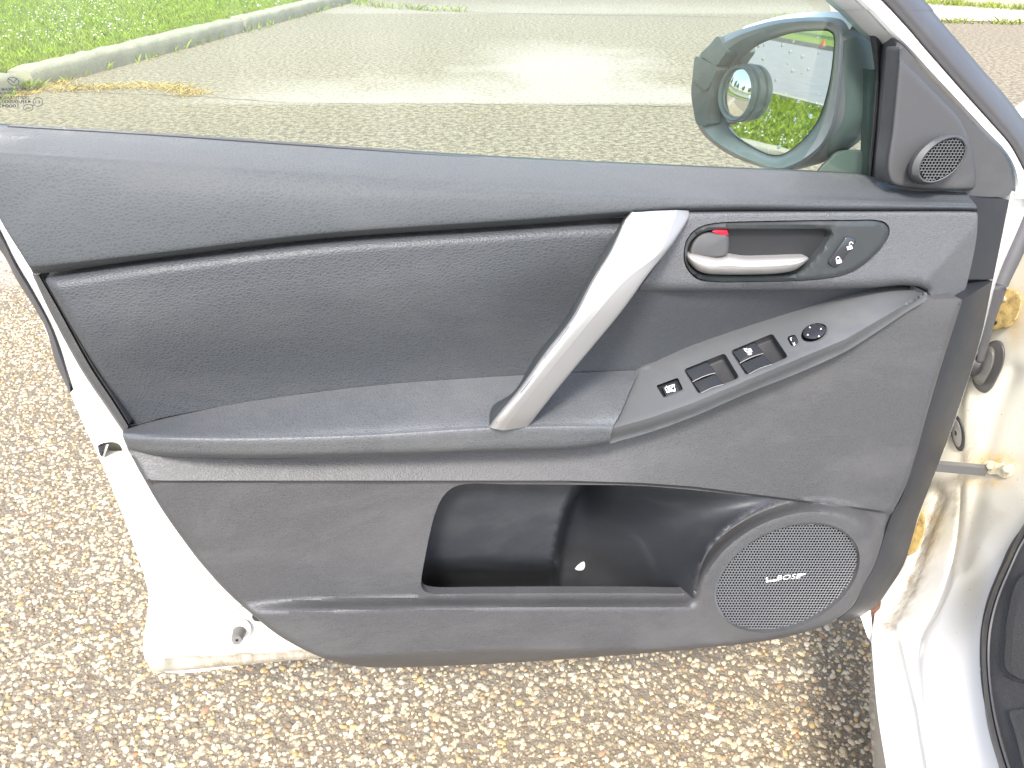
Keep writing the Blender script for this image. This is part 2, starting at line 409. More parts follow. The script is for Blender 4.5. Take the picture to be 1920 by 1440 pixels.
# road surface: pale aggregate in grey-brown binder, worn patches
def M_road():
    b = NB('exposed_aggregate'); v = b.coord(); 
    d1 = b.vor(v, 85); c1 = b.vor(v, 85, out='Color'); d2 = b.vor(v, 210); c2 = b.vor(v, 210, out='Color')
    s1 = b.n('ShaderNodeSeparateColor'); b.l(c1, s1.inputs[0]); s2 = b.n('ShaderNodeSeparateColor'); b.l(c2, s2.inputs[0])
    pal = [(0, (.18, .145, .10)), (.35, (.34, .285, .19)), (.7, (.48, .415, .29)), (1, (.58, .53, .41))]
    bind = b.mix(b.noise(v, 300, 4, .7), (.15, .125, .098), (.30, .25, .19))
    st2 = b.ramp(s2.outputs[0], pal); m2 = b.mr(d2, .25, .45, .85, 0); col = b.mix(m2, bind, st2)
    st1 = b.ramp(s1.outputs[0], pal); m1 = b.math('MULTIPLY', b.mr(d1, .34, .46, 1, 0), b.mr(s1.outputs[1], .45, .5, 0, 1)); col = b.mix(m1, col, st1)
    sxy = b.n('ShaderNodeSeparateXYZ'); b.l(v, sxy.inputs[0]); far = b.mr(sxy.outputs[1], 2.2, 3.4, 0.0, 1.0); spk = b.noise(v, 26, 3, .8); col = b.mix(b.math('MULTIPLY', far, b.mr(spk, .46, .58, .0, .75)), col, (.52, .46, .32)); col = b.mix(b.math('MULTIPLY', far, b.mr(spk, .50, .40, .0, .6)), col, (.12, .10, .07)); big = b.noise(v, .5, 5, .6); col = b.mix(b.mr(big, .3, .7, 0, .35), col, (.25, .225, .165))
    # pale band behind the joint across the road
    tc = b.n('ShaderNodeTexCoord'); sx = b.n('ShaderNodeSeparateXYZ'); b.l(tc.outputs['Object'], sx.inputs[0])
    wob = b.math('MULTIPLY', b.math('SUBTRACT', b.noise(v, 1.3, 4, .6), .5), 1.6)
    yy = b.math('ADD', sx.outputs[1], wob); xx = b.math('ADD', sx.outputs[0], wob)
    a1 = b.math('MULTIPLY', b.mr(sx.outputs[1], 5.62, 5.75, 0, 1), b.mr(yy, 5.9, 7.0, 1, 0))
    a1 = b.math('MULTIPLY', a1, b.math('MULTIPLY', b.mr(xx, -2.6, -1.6, 0, 1), b.mr(xx, 1.1, 1.7, 1, 0)))
    a2 = b.math('MULTIPLY', b.math('MULTIPLY', b.mr(sx.outputs[1], 5.62, 5.75, 0, 1), b.mr(yy, 7.6, 9.2, 1, 0)), b.math('MULTIPLY', b.mr(xx, -.6, .2, 0, 1), b.mr(xx, .8, 1.5, 1, 0)))
    a3 = b.math('MULTIPLY', b.mr(sx.outputs[1], 11.6, 11.8, 0, .45), b.mr(yy, 12.2, 13.4, 1, 0))
    a4 = b.math('MULTIPLY', b.math('MULTIPLY', b.mr(yy, 2.35, 2.6, 0, 1), b.mr(yy, 2.9, 3.3, 1, 0)), b.mr(xx, -1.7, -1.5, 1, 0))
    msk = b.math('MAXIMUM', b.math('MAXIMUM', a1, a2), b.math('MAXIMUM', a3, a4))
    brk = b.mr(b.noise(v, 40, 4, .7), .35, .6, .35, 1)
    col = b.mix(b.math('MULTIPLY', b.math('MULTIPLY', msk, brk), .62), col, (.68, .63, .58))
    col = b.mix(1.0, col, (.76, .745, .71), 'MULTIPLY'); b.set(Base_Color=col, Roughness=.85); b.b.inputs['Specular IOR Level'].default_value = .3
    h = b.math('ADD', b.math('MULTIPLY', d1, -1.0), b.math('MULTIPLY', d2, -.5)); b.bump(h, .6, .006); return b.m
ROADM = M_road()
def M_stone():
    b = NB('aggregate_stone'); g = b.n('ShaderNodeNewGeometry'); v = b.coord()
    c = b.ramp(g.outputs['Random Per Island'], [(0, (.16, .12, .08)), (.06, (.32, .25, .155)), (.22, (.50, .41, .27)), (.50, (.62, .535, .37)), (.80, (.72, .65, .49)), (.93, (.55, .39, .16)), (.97, (.36, .21, .12)), (1, (.68, .63, .52))])
    c = b.mix(b.mr(b.noise(v, 500, 3, .7), .35, .7, 0, .35), c, (.26, .22, .17)); c = b.mix(b.mr(b.noise(v, 2.2, 5, .65), .48, .72, 0, .5), c, (.27, .235, .18)); c = b.mix(1.0, c, (.90, .86, .82), 'MULTIPLY'); b.set(Base_Color=c, Roughness=.75); b.b.inputs['Specular IOR Level'].default_value = .35
    b.bump(b.noise(v, 700, 3), .25, .001); return b.m
STONEM = M_stone()
def M_concrete(name, col):
    b = NB(name); v = b.coord(); n1 = b.noise(v, 3.5, 7, .7); n2 = b.noise(v, 45, 5, .7)
    c = b.mix(b.mr(n1, .35, .7, 0, .6), col, tuple(x*.5 for x in col)); c = b.mix(b.mr(n2, .45, .7, 0, .5), c, tuple(x*.62 for x in col))
    b.set(Base_Color=c, Roughness=.9); b.bump(n2, .5, .01); return b.m
CONC = M_concrete('kerb_concrete', (.36, .335, .24)); CONC2 = M_concrete('pale_concrete', (.50, .44, .33))
def M_green(name, a, c2, sc=60):
    b = NB(name); v = b.coord(); g = b.n('ShaderNodeNewGeometry')
    c = b.mix(b.noise(v, sc, 4, .7), a, c2); c = b.mix(b.mr(b.noise(v, 1.2, 4), .45, .75, 0, .45), c, (.22, .22, .05))
    c = b.mix(b.mr(g.outputs['Random Per Island'], 0, 1, 0, .45), c, tuple(x*1.7 for x in c2))
    b.set(Base_Color=c, Roughness=.6); b.b.inputs['Specular IOR Level'].default_value = .25; return b.m
GRASS = M_green('grass_blade', (.095, .165, .001), (.19, .26, .0015)); SOIL = M_green('turf_ground', (.07, .12, .002), (.13, .18, .004), 90)
LEAF = M_green('tree_leaf', (.03, .08, .012), (.06, .13, .02), 8); STRAW = M_plain('dry_straw', (.42, .31, .11), .8); WEED = M_green('weed_leaf', (.10, .17, .02), (.20, .24, .04))
PETAL = M_plain('clover_petal', (.80, .80, .74), .7); BARK = M_plain('bark', (.09, .065, .045), .9, grain=.5, gs=30); ORANGE = M_plain('cone_orange', (.85, .10, .02), .5)
ASPH = M_concrete('grey_asphalt', (.24, .24, .235)); CRACKM = M_plain('crack_dark', (.13, .11, .07), .95)

# ================================================================== THE SETTING
KA = np.array([-3.85, 5.62]); KD = np.array([1.33, 7.85]); KD = KD/np.linalg.norm(KD); KN = np.array([-KD[1], KD[0]])   # kerb line and the side of the grass
def kerb_pt(s, off=0.0): return KA+KD*s+KN*off
MA = np.array([-8.05, 4.55]); MD = np.array([-.27, 1.0]); MD = MD/np.linalg.norm(MD); MNn = np.array([-MD[1], MD[0]])    # edge of the main road beyond the verge
def main_pt(s, off=0.0): return MA+MD*s+MNn*off
def quad_sheet(name, pts, z, mat):
    V = [(p[0], p[1], z) for p in pts]; return tag(mk(name, V, [tuple(range(len(V)))], mat, smooth=False), kind='structure')
road = quad_sheet('road', [(-400, -400), (400, -400), (400, 400), (-400, 400)], 0.0, ROADM)
# joints across the road, recessed dark lines with ragged edges
def crack(pts, w, z=.004):
    P = ccr(pts, .12, False); P = P+rng.normal(0, .012, P.shape); n = len(P); ww = w*(.4+1.1*rng.random(n))
    V = [(p[0], p[1]-a, z) for p, a in zip(P, ww)]+[(p[0], p[1]+a, z) for p, a in zip(P, ww)]
    return mk('road_joint', V, [(i, i+1, n+i+1, n+i) for i in range(n-1)], CRACKM, road, smooth=False)
crack([(-3.6, 6.15), (-3.0, 6.05), (-2.4, 5.95), (-1.6, 5.72), (-.9, 5.68), (0, 5.66), (.9, 5.60), (2.2, 5.55), (4.5, 5.45)], .0042)
crack([(-2.5, 13.2), (-1.6, 12.3), (-.4, 11.8), (.8, 11.55), (2.5, 11.3), (5.0, 10.75), (9, 9.9)], .011)
# exposed stones standing out of the near road
def stones():
    xs = np.arange(-2.6, 1.4, .0088); ys = np.arange(.25, 3.1, .0088); X, Y = np.meshgrid(xs, ys); X = X.ravel()+rng.normal(0, .0038, X.size); Y = Y.ravel()+rng.normal(0, .0038, Y.size)
    fade = np.clip((3.1-Y)/1.0, .25, 1); keep = (rng.random(X.size) < (.74+.14*np.sin(X*3.1+1.7*np.sin(Y*2.3))*np.cos(Y*2.7+X))*fade) & (np.abs(X) < .55+.95*Y) & (X < .75+.2*Y); X, Y = X[keep], Y[keep]; n = len(X); k = 7
    r = .0019+.0040*rng.random(n)**1.8; el = 1.0+.7*rng.random(n); rot = rng.normal(.55, .7, n); th = np.linspace(0, 2*pi, k, endpoint=False)
    rr = r[:, None]*(.72+.5*rng.random((n, k))); a = th+rng.normal(0, .16, (n, k)); px = rr*np.cos(a)*el[:, None]; py = rr*np.sin(a)
    gx = X[:, None]+px*np.cos(rot)[:, None]-py*np.sin(rot)[:, None]; gy = Y[:, None]+px*np.sin(rot)[:, None]+py*np.cos(rot)[:, None]
    h = .0012+.0016*rng.random(n); tilt = rng.normal(0, .0006, (n, k))
    base = np.stack([gx, gy, np.full_like(gx, -.001)], -1); cx = X[:, None]; cy = Y[:, None]
    top = np.stack([cx+(gx-cx)*.84, cy+(gy-cy)*.84, h[:, None]+tilt], -1); V = np.concatenate([base, top], 1).reshape(-1, 3)
    o = np.arange(n)[:, None]*(2*k); i = np.arange(k); j = (i+1) % k
    side = np.stack([o+i, o+j, o+k+j, o+k+i], -1).reshape(-1, 4); cap = o+k+i
    loops = np.concatenate([side.ravel(), cap.ravel()]); ns = len(side); nf = ns+n
    me = bpy.data.meshes.new('aggregate'); me.vertices.add(len(V)); me.vertices.foreach_set('co', V.ravel()); me.loops.add(len(loops)); me.loops.foreach_set('vertex_index', loops.astype(np.int32))
    me.polygons.add(nf); st = np.concatenate([np.arange(ns)*4, ns*4+np.arange(n)*k]).astype(np.int32); me.polygons.foreach_set('loop_start', st)
    me.update(calc_edges=True); me.validate(); me.materials.append(STONEM); ob = bpy.data.objects.new('aggregate', me); COL.objects.link(ob); ob.parent = road
    tag(ob, kind='stuff')
stones()
# verge of turf, main road, far verge
verge = quad_sheet('verge', [kerb_pt(-6.2, .2), kerb_pt(9.6, .2), kerb_pt(40, 1.0), main_pt(40), main_pt(-5.6)], .10, SOIL)
mroad = quad_sheet('main_road', [main_pt(-40, .18), main_pt(90, .18), main_pt(90, 15.4), main_pt(-40, 15.4)], .006, ASPH)
fverge = quad_sheet('far_verge', [main_pt(-60, 15.55), main_pt(120, 15.55), main_pt(120, 90), main_pt(-60, 90)], .11, SOIL)
def strip(name, f, s0, s1, o0, o1, z0, z1, mat):
    V = []
    for s in np.linspace(s0, s1, 24):
        for o, z in ((o0, z0), (o0+.01, z1), (o1-.01, z1), (o1, z0)):
            p = f(s, o); V.append((p[0], p[1], z))
    return tag(mk(name, V, grid_faces(4, 24), mat, sharp=30), kind='structure')
strip('road_edge', main_pt, -40, 90, 0, .18, 0, .14, CONC); strip('far_road_edge', main_pt, -40, 90, 15.4, 15.56, 0, .15, CONC)
# kerb of long concrete stones
kerb = tag(empty('kerb', (KA[0], KA[1], 0)), kind='structure')
prof = [(.0, -.02), (-.004, .06), (.0, .115), (.012, .135), (.035, .146), (.12, .150), (.21, .146), (.24, .11), (.24, -.02)]
for s0, s1 in ((-6.3, -3.3), (-3.25, .50), (.60, 4.15), (4.19, 7.75), (7.79, 9.3)):
    ns = 40; V = []
    for i, s in enumerate(np.linspace(s0, s1, ns)):
        e = .012 if i in (0, ns-1) else 0
        for (o, z) in prof:
            w = rng.normal(0, .0035, 2)*(1 if z > 0 else 0); p = kerb_pt(s+(.01 if i == 0 else -.01 if i == ns-1 else 0), o+w[0]+e*(.5 if o < .08 else -.5)); V.append((p[0], p[1], z-e*(z > .05)+w[1]))
    k = len(prof); Fc = grid_faces(k, ns)+[tuple(range(k)), tuple((ns-1)*k+i for i in range(k))]
    mk('kerb_stone', V, Fc, CONC, kerb, sharp=50)
# grass blades and clover heads
def blades(name, P, hgt, wid, mat, lab, cat, zb, lean=.5, per=3):
    n = len(P); P = np.repeat(P, per, 0)+rng.normal(0, .012, (n*per, 2)); n = len(P); a = rng.random(n)*2*pi; h = hgt*(.5+.8*rng.random(n)); w = wid*(.6+.8*rng.random(n))
    dx, dy = np.cos(a), np.sin(a); ln = rng.normal(0, lean, (n, 2))*h[:, None]; V = np.zeros((n, 4, 3))
    V[:, 0] = np.stack([P[:, 0]-dx*w, P[:, 1]-dy*w, np.full(n, zb)], -1); V[:, 1] = np.stack([P[:, 0]+dx*w, P[:, 1]+dy*w, np.full(n, zb)], -1)
    V[:, 2] = np.stack([P[:, 0]+dx*w*.7+ln[:, 0]*.45, P[:, 1]+dy*w*.7+ln[:, 1]*.45, zb+h*.62], -1); V[:, 3] = np.stack([P[:, 0]+ln[:, 0], P[:, 1]+ln[:, 1], zb+h], -1)
    Fi = (np.arange(n)*4)[:, None]+np.array([0, 1, 2, 3]); o = mk(name, V, Fi.tolist(), mat, smooth=False, kind='stuff')
    return tag(o, lab, cat)
def in_verge(n, s0, s1, maxo):
    s = rng.uniform(s0, s1, n); o = .23+rng.random(n)**1.2*maxo; p = KA+KD*s[:, None]+KN*o[:, None]
    return p[((p-MA)@MNn) < -.05]
blades('grass', np.concatenate([in_verge(42000, -7, 9.4, 6.5), in_verge(9000, -6, 9.4, .25)]), .055, .0055, GRASS, 'short bright green lawn on the verge behind the kerb', 'grass', .10)
fl = in_verge(4200, -6.5, 9, 6.0); fl = fl[np.sin(fl[:, 0]*2.1+1.3*np.cos(fl[:, 1]*1.1))+rng.normal(0, .6, len(fl)) > .35]
oc = np.array([(1, 0, 0), (0, 1, 0), (-1, 0, 0), (0, -1, 0), (0, 0, .8), (0, 0, -.8)]); of = np.array([(0, 1, 4), (1, 2, 4), (2, 3, 4), (3, 0, 4), (1, 0, 5), (2, 1, 5), (3, 2, 5), (0, 3, 5)])
c3 = np.concatenate([fl, (.155+.03*rng.random(len(fl)))[:, None]], 1); V = (c3[:, None]+oc*(.005+.006*rng.random(len(fl)))[:, None, None]).reshape(-1, 3)
tag(mk('clover_heads', V, ((np.arange(len(fl))*6)[:, None, None]+of).reshape(-1, 3).tolist(), PETAL, smooth=False, kind='stuff'), 'tiny white clover heads scattered through the verge lawn', 'flowers')
# weeds and straw along joints and kerb foot
def along(pts, n, sp):
    P = ccr(pts, .05, False); i = rng.integers(0, len(P), n); return P[i]+rng.normal(0, sp, (n, 2))
kg = [tuple(kerb_pt(s, -.02)) for s in np.linspace(-3, 9, 12)]
blades('weeds', np.concatenate([along([tuple(kerb_pt(.55, .02)), tuple(kerb_pt(.55, .16))], 160, .05), along(kg, 140, .03), along([tuple(kerb_pt(8.2, 0)), (-2.4, 13.0), (-1.6, 12.35), (-.6, 11.85)], 140, .08), along([(3.5, 11.1), (5.0, 10.75), (9, 9.9)], 280, .04)]), .07, .008, WEED, 'yellow green weeds sprouting in the road joints and kerb gaps', 'weeds', .0, .7, 2)
blades('dry_straw', np.concatenate([along([(-3.55, 6.2), (-3.2, 6.25), (-2.8, 6.3), (-2.4, 5.98)], 380, .05), along([tuple(kerb_pt(.3, -.03)), tuple(kerb_pt(.9, -.03))], 200, .05)]), .032, .0032, STRAW, 'drift of dry yellow straw at the kerb foot by the joint', 'straw', .002, 1.6, 2)
# pale concrete apron beyond the far joint
apron = quad_sheet('concrete_apron', [(4.3, 11.1), (9.5, 9.95), (16, 9.0), (16, 18), (6.6, 18)], .008, CONC2)
slabs = quad_sheet('driveway', [(6.3, 13.4), (9.2, 10.6), (20, 8.5), (20, 20), (8, 20)], .014, M_concrete('driveway_concrete', (.42, .34, .24)))
blades('joint_grass', along([(5.6, 14.2), (6.4, 13.2), (7.6, 12.0), (9.2, 10.55)], 900, .10), .07, .008, WEED, 'patchy green grass in the joint beside the driveway', 'grass', .012, .6, 2)
# orange cone across the main road
ct = empty('traffic_cone', (-25.6, 11.7, .11)); tag(ct, 'small orange traffic cone on the far side of the main road', 'traffic cone')
V, Fc = tube([(0, 0, .02), (0, 0, .15), (0, 0, .32)], np.array([.085, .055, .02]), 16); mk('cone_body', V*.7+np.array(ct.location), Fc, ORANGE, ct)
bx = np.array([(-.18, -.18, 0), (.18, -.18, 0), (.18, .18, 0), (-.18, .18, 0), (-.17, -.17, .035), (.17, -.17, .035), (.17, .17, .035), (-.17, .17, .035)])
mk('base', bx*.43+np.array(ct.location), [(0, 1, 5, 4), (1, 2, 6, 5), (2, 3, 7, 6), (3, 0, 4, 7), (4, 5, 6, 7)], ORANGE, ct, smooth=False)
# trees across the main road (seen in the small round mirror)
def tree(x, y, h, lab):
    t = empty('broadleaf_tree', (x, y, .1)); tag(t, lab, 'tree', 'trees across the main road'); z = .1
    parts = [tube([(x, y, z), (x+.1, y, z+h*.2), (x, y+.1, z+h*.45), (x+.1, y, z+h*.7)], np.array([.28, .2, .14, .06])*h/8, 8)]
    for k in range(6):
        a = k*1.05+random.random(); q = h*(.3+.06*k); L = h*.28
        parts.append(tube([(x, y, z+q), (x+cos(a)*L*.5, y+sin(a)*L*.5, z+q+L*.35), (x+cos(a)*L, y+sin(a)*L, z+q+L*.8)], np.array([.09, .06, .02])*h/8, 6))
    V, Fc = join(parts); mk('trunk', V, Fc, BARK, t)
    cl = [(rng.normal(0, h*.17), rng.normal(0, h*.17), h*(.42+.5*random.random()), h*(.10+.09*random.random())) for _ in range(22)]; P = []
    for c in cl:
        d = rng.normal(0, 1, (130, 3)); d /= np.linalg.norm(d, axis=1)[:, None]; P.append(np.array(c[:3])+d*c[3]*(.6+.5*rng.random((130, 1))))
    P = np.concatenate(P)+np.array([x, y, z]); n = len(P); s = .13*h/8; A = rng.normal(0, s, (n, 3)); B = rng.normal(0, s, (n, 3))
    V = np.stack([P-A, P+B*.6, P+A, P-B*.6], 1); mk('crown', V, ((np.arange(n)*4)[:, None]+np.arange(4)).tolist(), LEAF, t, smooth=False)
for (x, y, h) in ((-38, 14, 8), (-42, 24, 10), (-36, 34, 9), (-30, 44, 11), (-46, 4, 9), (-20, 52, 10), (-44, -8, 10)):
    tree(x, y, h, 'leafy broadleaf tree on the grass across the main road')

# ================================================================== THE CAR (its open driver's door fills the view)
car = empty('car', (1.0, .4, 0)); tag(car, 'white car with its front door wide open showing the grey trim', 'car')
C_ = lambda v: (lambda x, y: np.full(np.shape(x), v))
def arr(*p): return np.array(p, float)

# ---- door shell: white pressed steel
shell_out = ccr([(-60, 330), (0, 430), (30, 490), (67, 553), (97, 610), (115, 657), (128, 700), (150, 768), (170, 822), (183, 838), (190, 860), (205, 888), (219, 922), (233, 948), (243, 985), (255, 1024), (270, 1062), (283, 1097), (287, 1140), (287, 1190), (285, 1225), (279, 1250), (284, 1258), (294, 1260), (474, 1245), (620, 1232), (900, 1215), (1300, 1190), (1560, 1165), (1625, 1140), (1690, 1050), (1750, 890), (1800, 750), (1850, 560), (1885, 420), (1893, 378), (1700, 384), (1600, 380), (1200, 370), (600, 345), (0, 310)], 9)
latch_hole = ccr([(184, 836), (196, 830), (215, 829), (224, 833), (231, 846), (234, 856), (230, 861), (210, 863), (193, 861)], 4)
shell_out2 = shell_out
def shell_t(x, y):
    t = np.full(np.shape(x), -.030)
    A, B = np.array([330., 1210.]), np.array([470., 1122.]); dn = ((x-A[0])*(B[1]-A[1])-(y-A[1])*(B[0]-A[0]))/np.hypot(*(B-A))
    yb = np.interp(x, [285, 330, 600], [1228, 1226, 1212])
    rec = sm(0, 6, -dn)*sm(0, 7, yb-y)*sm(325, 338, x); t = t-.008*rec
    t = t+.003*np.exp(-(dn/4.5)**2)*sm(320, 334, x)*sm(-4, 3, yb-y)
    t = t-.010*sm(0, 7, y-yb-2)*sm(300, 330, x)
    A, B = np.array([232., 946.]), np.array([400., 1066.]); d2 = ((x-A[0])*(B[1]-A[1])-(y-A[1])*(B[0]-A[0]))/np.hypot(*(B-A)); t = t-.0035*sm(-3, 3, -d2)*sm(930, 950, y)
    for cx, cy in ((312, 1086), (347, 1086), (396, 1083)): t = t+.0022*np.exp(-((x-cx)**2+(y-cy)**2)/30)
    d = dist_poly(shell_out, x, y); return t-.012*(1-np.sqrt(np.clip(1-(1-np.clip(d/9, 0, 1))**2, 0, 1)))
serv = ccr([(420, 560), (900, 480), (1400, 500), (1700, 600), (1640, 900), (1500, 1130), (900, 1160), (700, 1150), (560, 900)], 14)
V, Fc, Q, nn = sheet(shell_out, [latch_hole, serv], shell_t, 5, raw=True, sk=.117, hsk=.02, rim=(2, 5, 9), lines=[[(331+142*f+o*.53, 1209-88*f+o*.85) for f in np.linspace(0, 1, 26)] for o in (-5, 0, 4, 8)]+[[(x, np.interp(x, [285, 330, 600], [1228, 1226, 1212])+o) for x in np.arange(330, 600, 6)] for o in (-7, 0, 2, 9)]); shell = mk('door_shell', V, Fc, PAINTD, car, label='white painted steel door shell')
def set_dirt_shade(o, n, r, g, b):
    at = o.data.attributes.new('dirt', 'FLOAT_COLOR', 'POINT'); cv = np.zeros((len(o.data.vertices), 4)); cv[:, 3] = 1; cv[:n, 0] = r; cv[:n, 1] = g; cv[:n, 2] = b; at.data.foreach_set('color', cv.ravel())  # blue channel also carries the painted shade
X, Y = Q[:, 0], Q[:, 1]; ybt = np.interp(X, [285, 330, 600], [1228, 1226, 1212])
set_dirt_shade(shell, nn, .8*sm(3, 8, Y-ybt)*sm(330, 400, X)+.5*np.exp(-(((X-330)/14)**2+((Y-1243)/7)**2)), 0*X, np.clip(.9*sm(2, 7, Y-ybt)+1.0*np.exp(-(dist_poly(np.array([(333, 1211), (470, 1125)]), X, Y, False)/2.2)**2)+.9*np.exp(-(dist_poly(np.array([(234, 948), (300, 1000), (400, 1068)]), X, Y, False)/2.2)**2)+.8*np.exp(-(np.abs(Y-ybt+1)/2.0)**2)*sm(325, 335, X)*sm(620, 600, X), 0, 1))  # flange dirt, plus fold shading painted along the thin crease lines
V, Fc = well(latch_hole, lambda x, y: shell_t(x, y)-.0185, .012, .8); mk('latch_recess', V, Fc, CREAM, shell)
V, Fc = slab([(184, 837), (197, 831), (190, 856)], -.034, .03, 1.5, .004); mk('latch', V, Fc, GLOSSB, shell)
V, Fc = slab([(199, 833), (204, 833), (195, 858), (191, 857)], -.036, .012, 1, .001); mk('latch_plate', V, Fc, LEVER, shell)
# grey stop buffer, clip, boss
bc = Pt(450, 1180, -.036); tip = Pt(444, 1201, -.004)
V, Fc = tube([bc, bc*.8+tip*.2, bc*.15+tip*.85, tip], np.array([.0078, .0082, .0066, .0056]), 14); mk('stop_buffer', V, Fc, GREY, shell)
V, Fc = slab(ell(444, 1201, 3.2, 3.0, 0, 10), -.0035, .002, 1); mk('buffer_hole', V, Fc, DARK, shell)
V, Fc = slab(ell(450, 1180, 22, 20, 0, 28), -.030, .008, 12, .006); mk('buffer_boss', V, Fc, PAINT, shell)
V, Fc = slab(ell(488, 1154, 16, 12, .2, 24), -.033, .005, 3); mk('trim_clip', V, Fc, GLOSSB, shell)
for a in range(4):
    p = (487+5*cos(a*1.57+.5), 1154+4*sin(a*1.57+.5)); V, Fc = slab(ell(p[0], p[1], 2.6, 2.2, 0, 8), -.0315, .002, 1); mk('clip_tab', V, Fc, GREY, shell)
# outer skin behind, and the black edge strip
skin = ccr([(-70, 400), (0, 455), (60, 560), (105, 670), (150, 780), (200, 890), (250, 1020), (278, 1110), (280, 1248), (600, 1225), (1300, 1180), (1600, 1130), (1700, 980), (1800, 720), (1860, 480), (1880, 380), (900, 330), (0, 300)], 20)
V, Fc = sheet(skin, [], C_(-.150), 40, sk=.004); mk('outer_skin', V, Fc, PAINT, car)
V, Fc = ruled([(-60, 345), (0, 430), (30, 490), (67, 553), (97, 610), (115, 657), (125, 690), (133, 735)], [(-80, 380), (0, 469), (30, 523), (60, 570), (87, 620), (103, 677), (119, 713), (131, 738)], 40, 9, lambda u, v, x, y: -.050+.010*np.sin(pi*v)-.008*v, sk=.03)
mk('edge_seal', V, Fc, SEALG, car, label='dark grey seal along the rear edge of the door')

# ---- upper trim
rows = [
 [(-50, 235, -.064), (0, 238, -.064), (300, 256, -.064), (600, 277, -.064), (960, 300, -.064), (1300, 316, -.064), (1560, 327, -.064), (1645, 334, -.060), (1700, 351, -.042), (1770, 358, -.034), (1812, 361, -.03)],
 [(-48, 255, -.036), (0, 258, -.036), (300, 275, -.036), (600, 297, -.036), (960, 319, -.036), (1300, 336, -.036), (1560, 348, -.035), (1645, 353, -.035), (1700, 362, -.024), (1770, 367, -.02), (1818, 369, -.018)],
 [(-45, 276, -.013), (0, 280, -.013), (300, 297, -.013), (600, 317, -.013), (960, 338, -.013), (1300, 356, -.013), (1560, 367, -.013), (1645, 371, -.013), (1700, 373, -.010), (1770, 375, -.009), (1823, 376, -.009)],
 [(-38, 296, -.002), (0, 300, -.002), (300, 316, -.002), (600, 334, -.002), (960, 352, -.001), (1300, 367, .001), (1560, 374, .002), (1645, 376, .002), (1700, 378, .002), (1770, 379, .002), (1827, 381, .001)],
 [(-8, 395, .004), (30, 393, .006), (300, 375, .008), (600, 372, .008), (960, 368, .008), (1300, 374, .008), (1560, 379, .007), (1645, 380, .007), (1700, 382, .007), (1770, 383, .006), (1830, 385, .004)],
 [(44, 483, .006), (75, 484, .009), (300, 462, .012), (600, 430, .012), (960, 407, .012), (1300, 385, .011), (1560, 385, .010), (1645, 385, .010), (1700, 386, .010), (1770, 387, .010), (1831, 388, .008)],
 [(56, 502, .002), (85, 502, .006), (300, 476, .008), (600, 441, .008), (960, 416, .008), (1300, 393, .008), (1560, 392, .008), (1645, 392, .008), (1700, 392, .008), (1770, 392, .008), (1832, 393, .006)],
 [(62, 513, -.006), (92, 511, -.003), (300, 483, -.002), (600, 448, -.002), (960, 423, -.002), (1300, 398, -.002), (1560, 396, -.002), (1645, 396, -.002), (1700, 396, -.002), (1770, 396, -.002), (1832, 397, -.003)]]
V, Fc = loft(rows, 160, 6, sk=.022); upper = mk('upper_trim', V, Fc, SOFT, car, sharp=50, label='soft grained upper door trim below the window')
V, Fc = ruled([(14, 236), (300, 253), (600, 274), (900, 296), (960, 300)], [(14, 241), (300, 258), (600, 279), (900, 299), (960, 301)], 50, 3, lambda u, v, x, y: -.066, sk=.012); mk('window_seal', V, Fc, RUBBER, upper)

# ---- insert panel
ins_top = [(80, 518), (200, 500), (300, 486), (600, 451), (900, 430), (1150, 415), (1300, 420), (1480, 460), (1640, 520)]
ins_bot = [(241, 797), (330, 778), (480, 751), (700, 723), (900, 708), (1060, 700), (1200, 695), (1400, 623), (1640, 551)]
def ins_t(u, v, x, y):
    t = .008-.030*sm(.25, 1.08, v)**1.2*1.0-.022*(1-np.sqrt(np.clip(1-(1-np.clip(v/.10, 0, 1))**2, 0, 1)))
    t = t-.014*(1-np.sqrt(np.clip(1-(1-np.clip(u/.022, 0, 1))**2, 0, 1)))
    return t-.012*np.exp(-(((x-1060)/110)**2+((y-590)/90)**2))-.010*sm(1180, 1300, x)
V, Fc = ruled(ins_top, ins_bot, 170, 50, ins_t, sk=.02); insert = mk('insert_panel', V, Fc, INSERT, car, sharp=60, label='black leather insert panel of the door')
V, Fc = ruled([(60, 514), (95, 588), (150, 690), (200, 765), (234, 815)], [(77, 517), (121, 590), (172, 682), (215, 748), (243, 794)], 40, 12, lambda u, v, x, y: np.interp(v, [0, .15, .5, .75, .82, .88, .95, 1], [-.026, -.014, -.010, -.009, -.016, -.016, -.009, -.010])*np.ones_like(x), sk=.015)
mk('trim_border', V, Fc, LOWER, car, sharp=45)

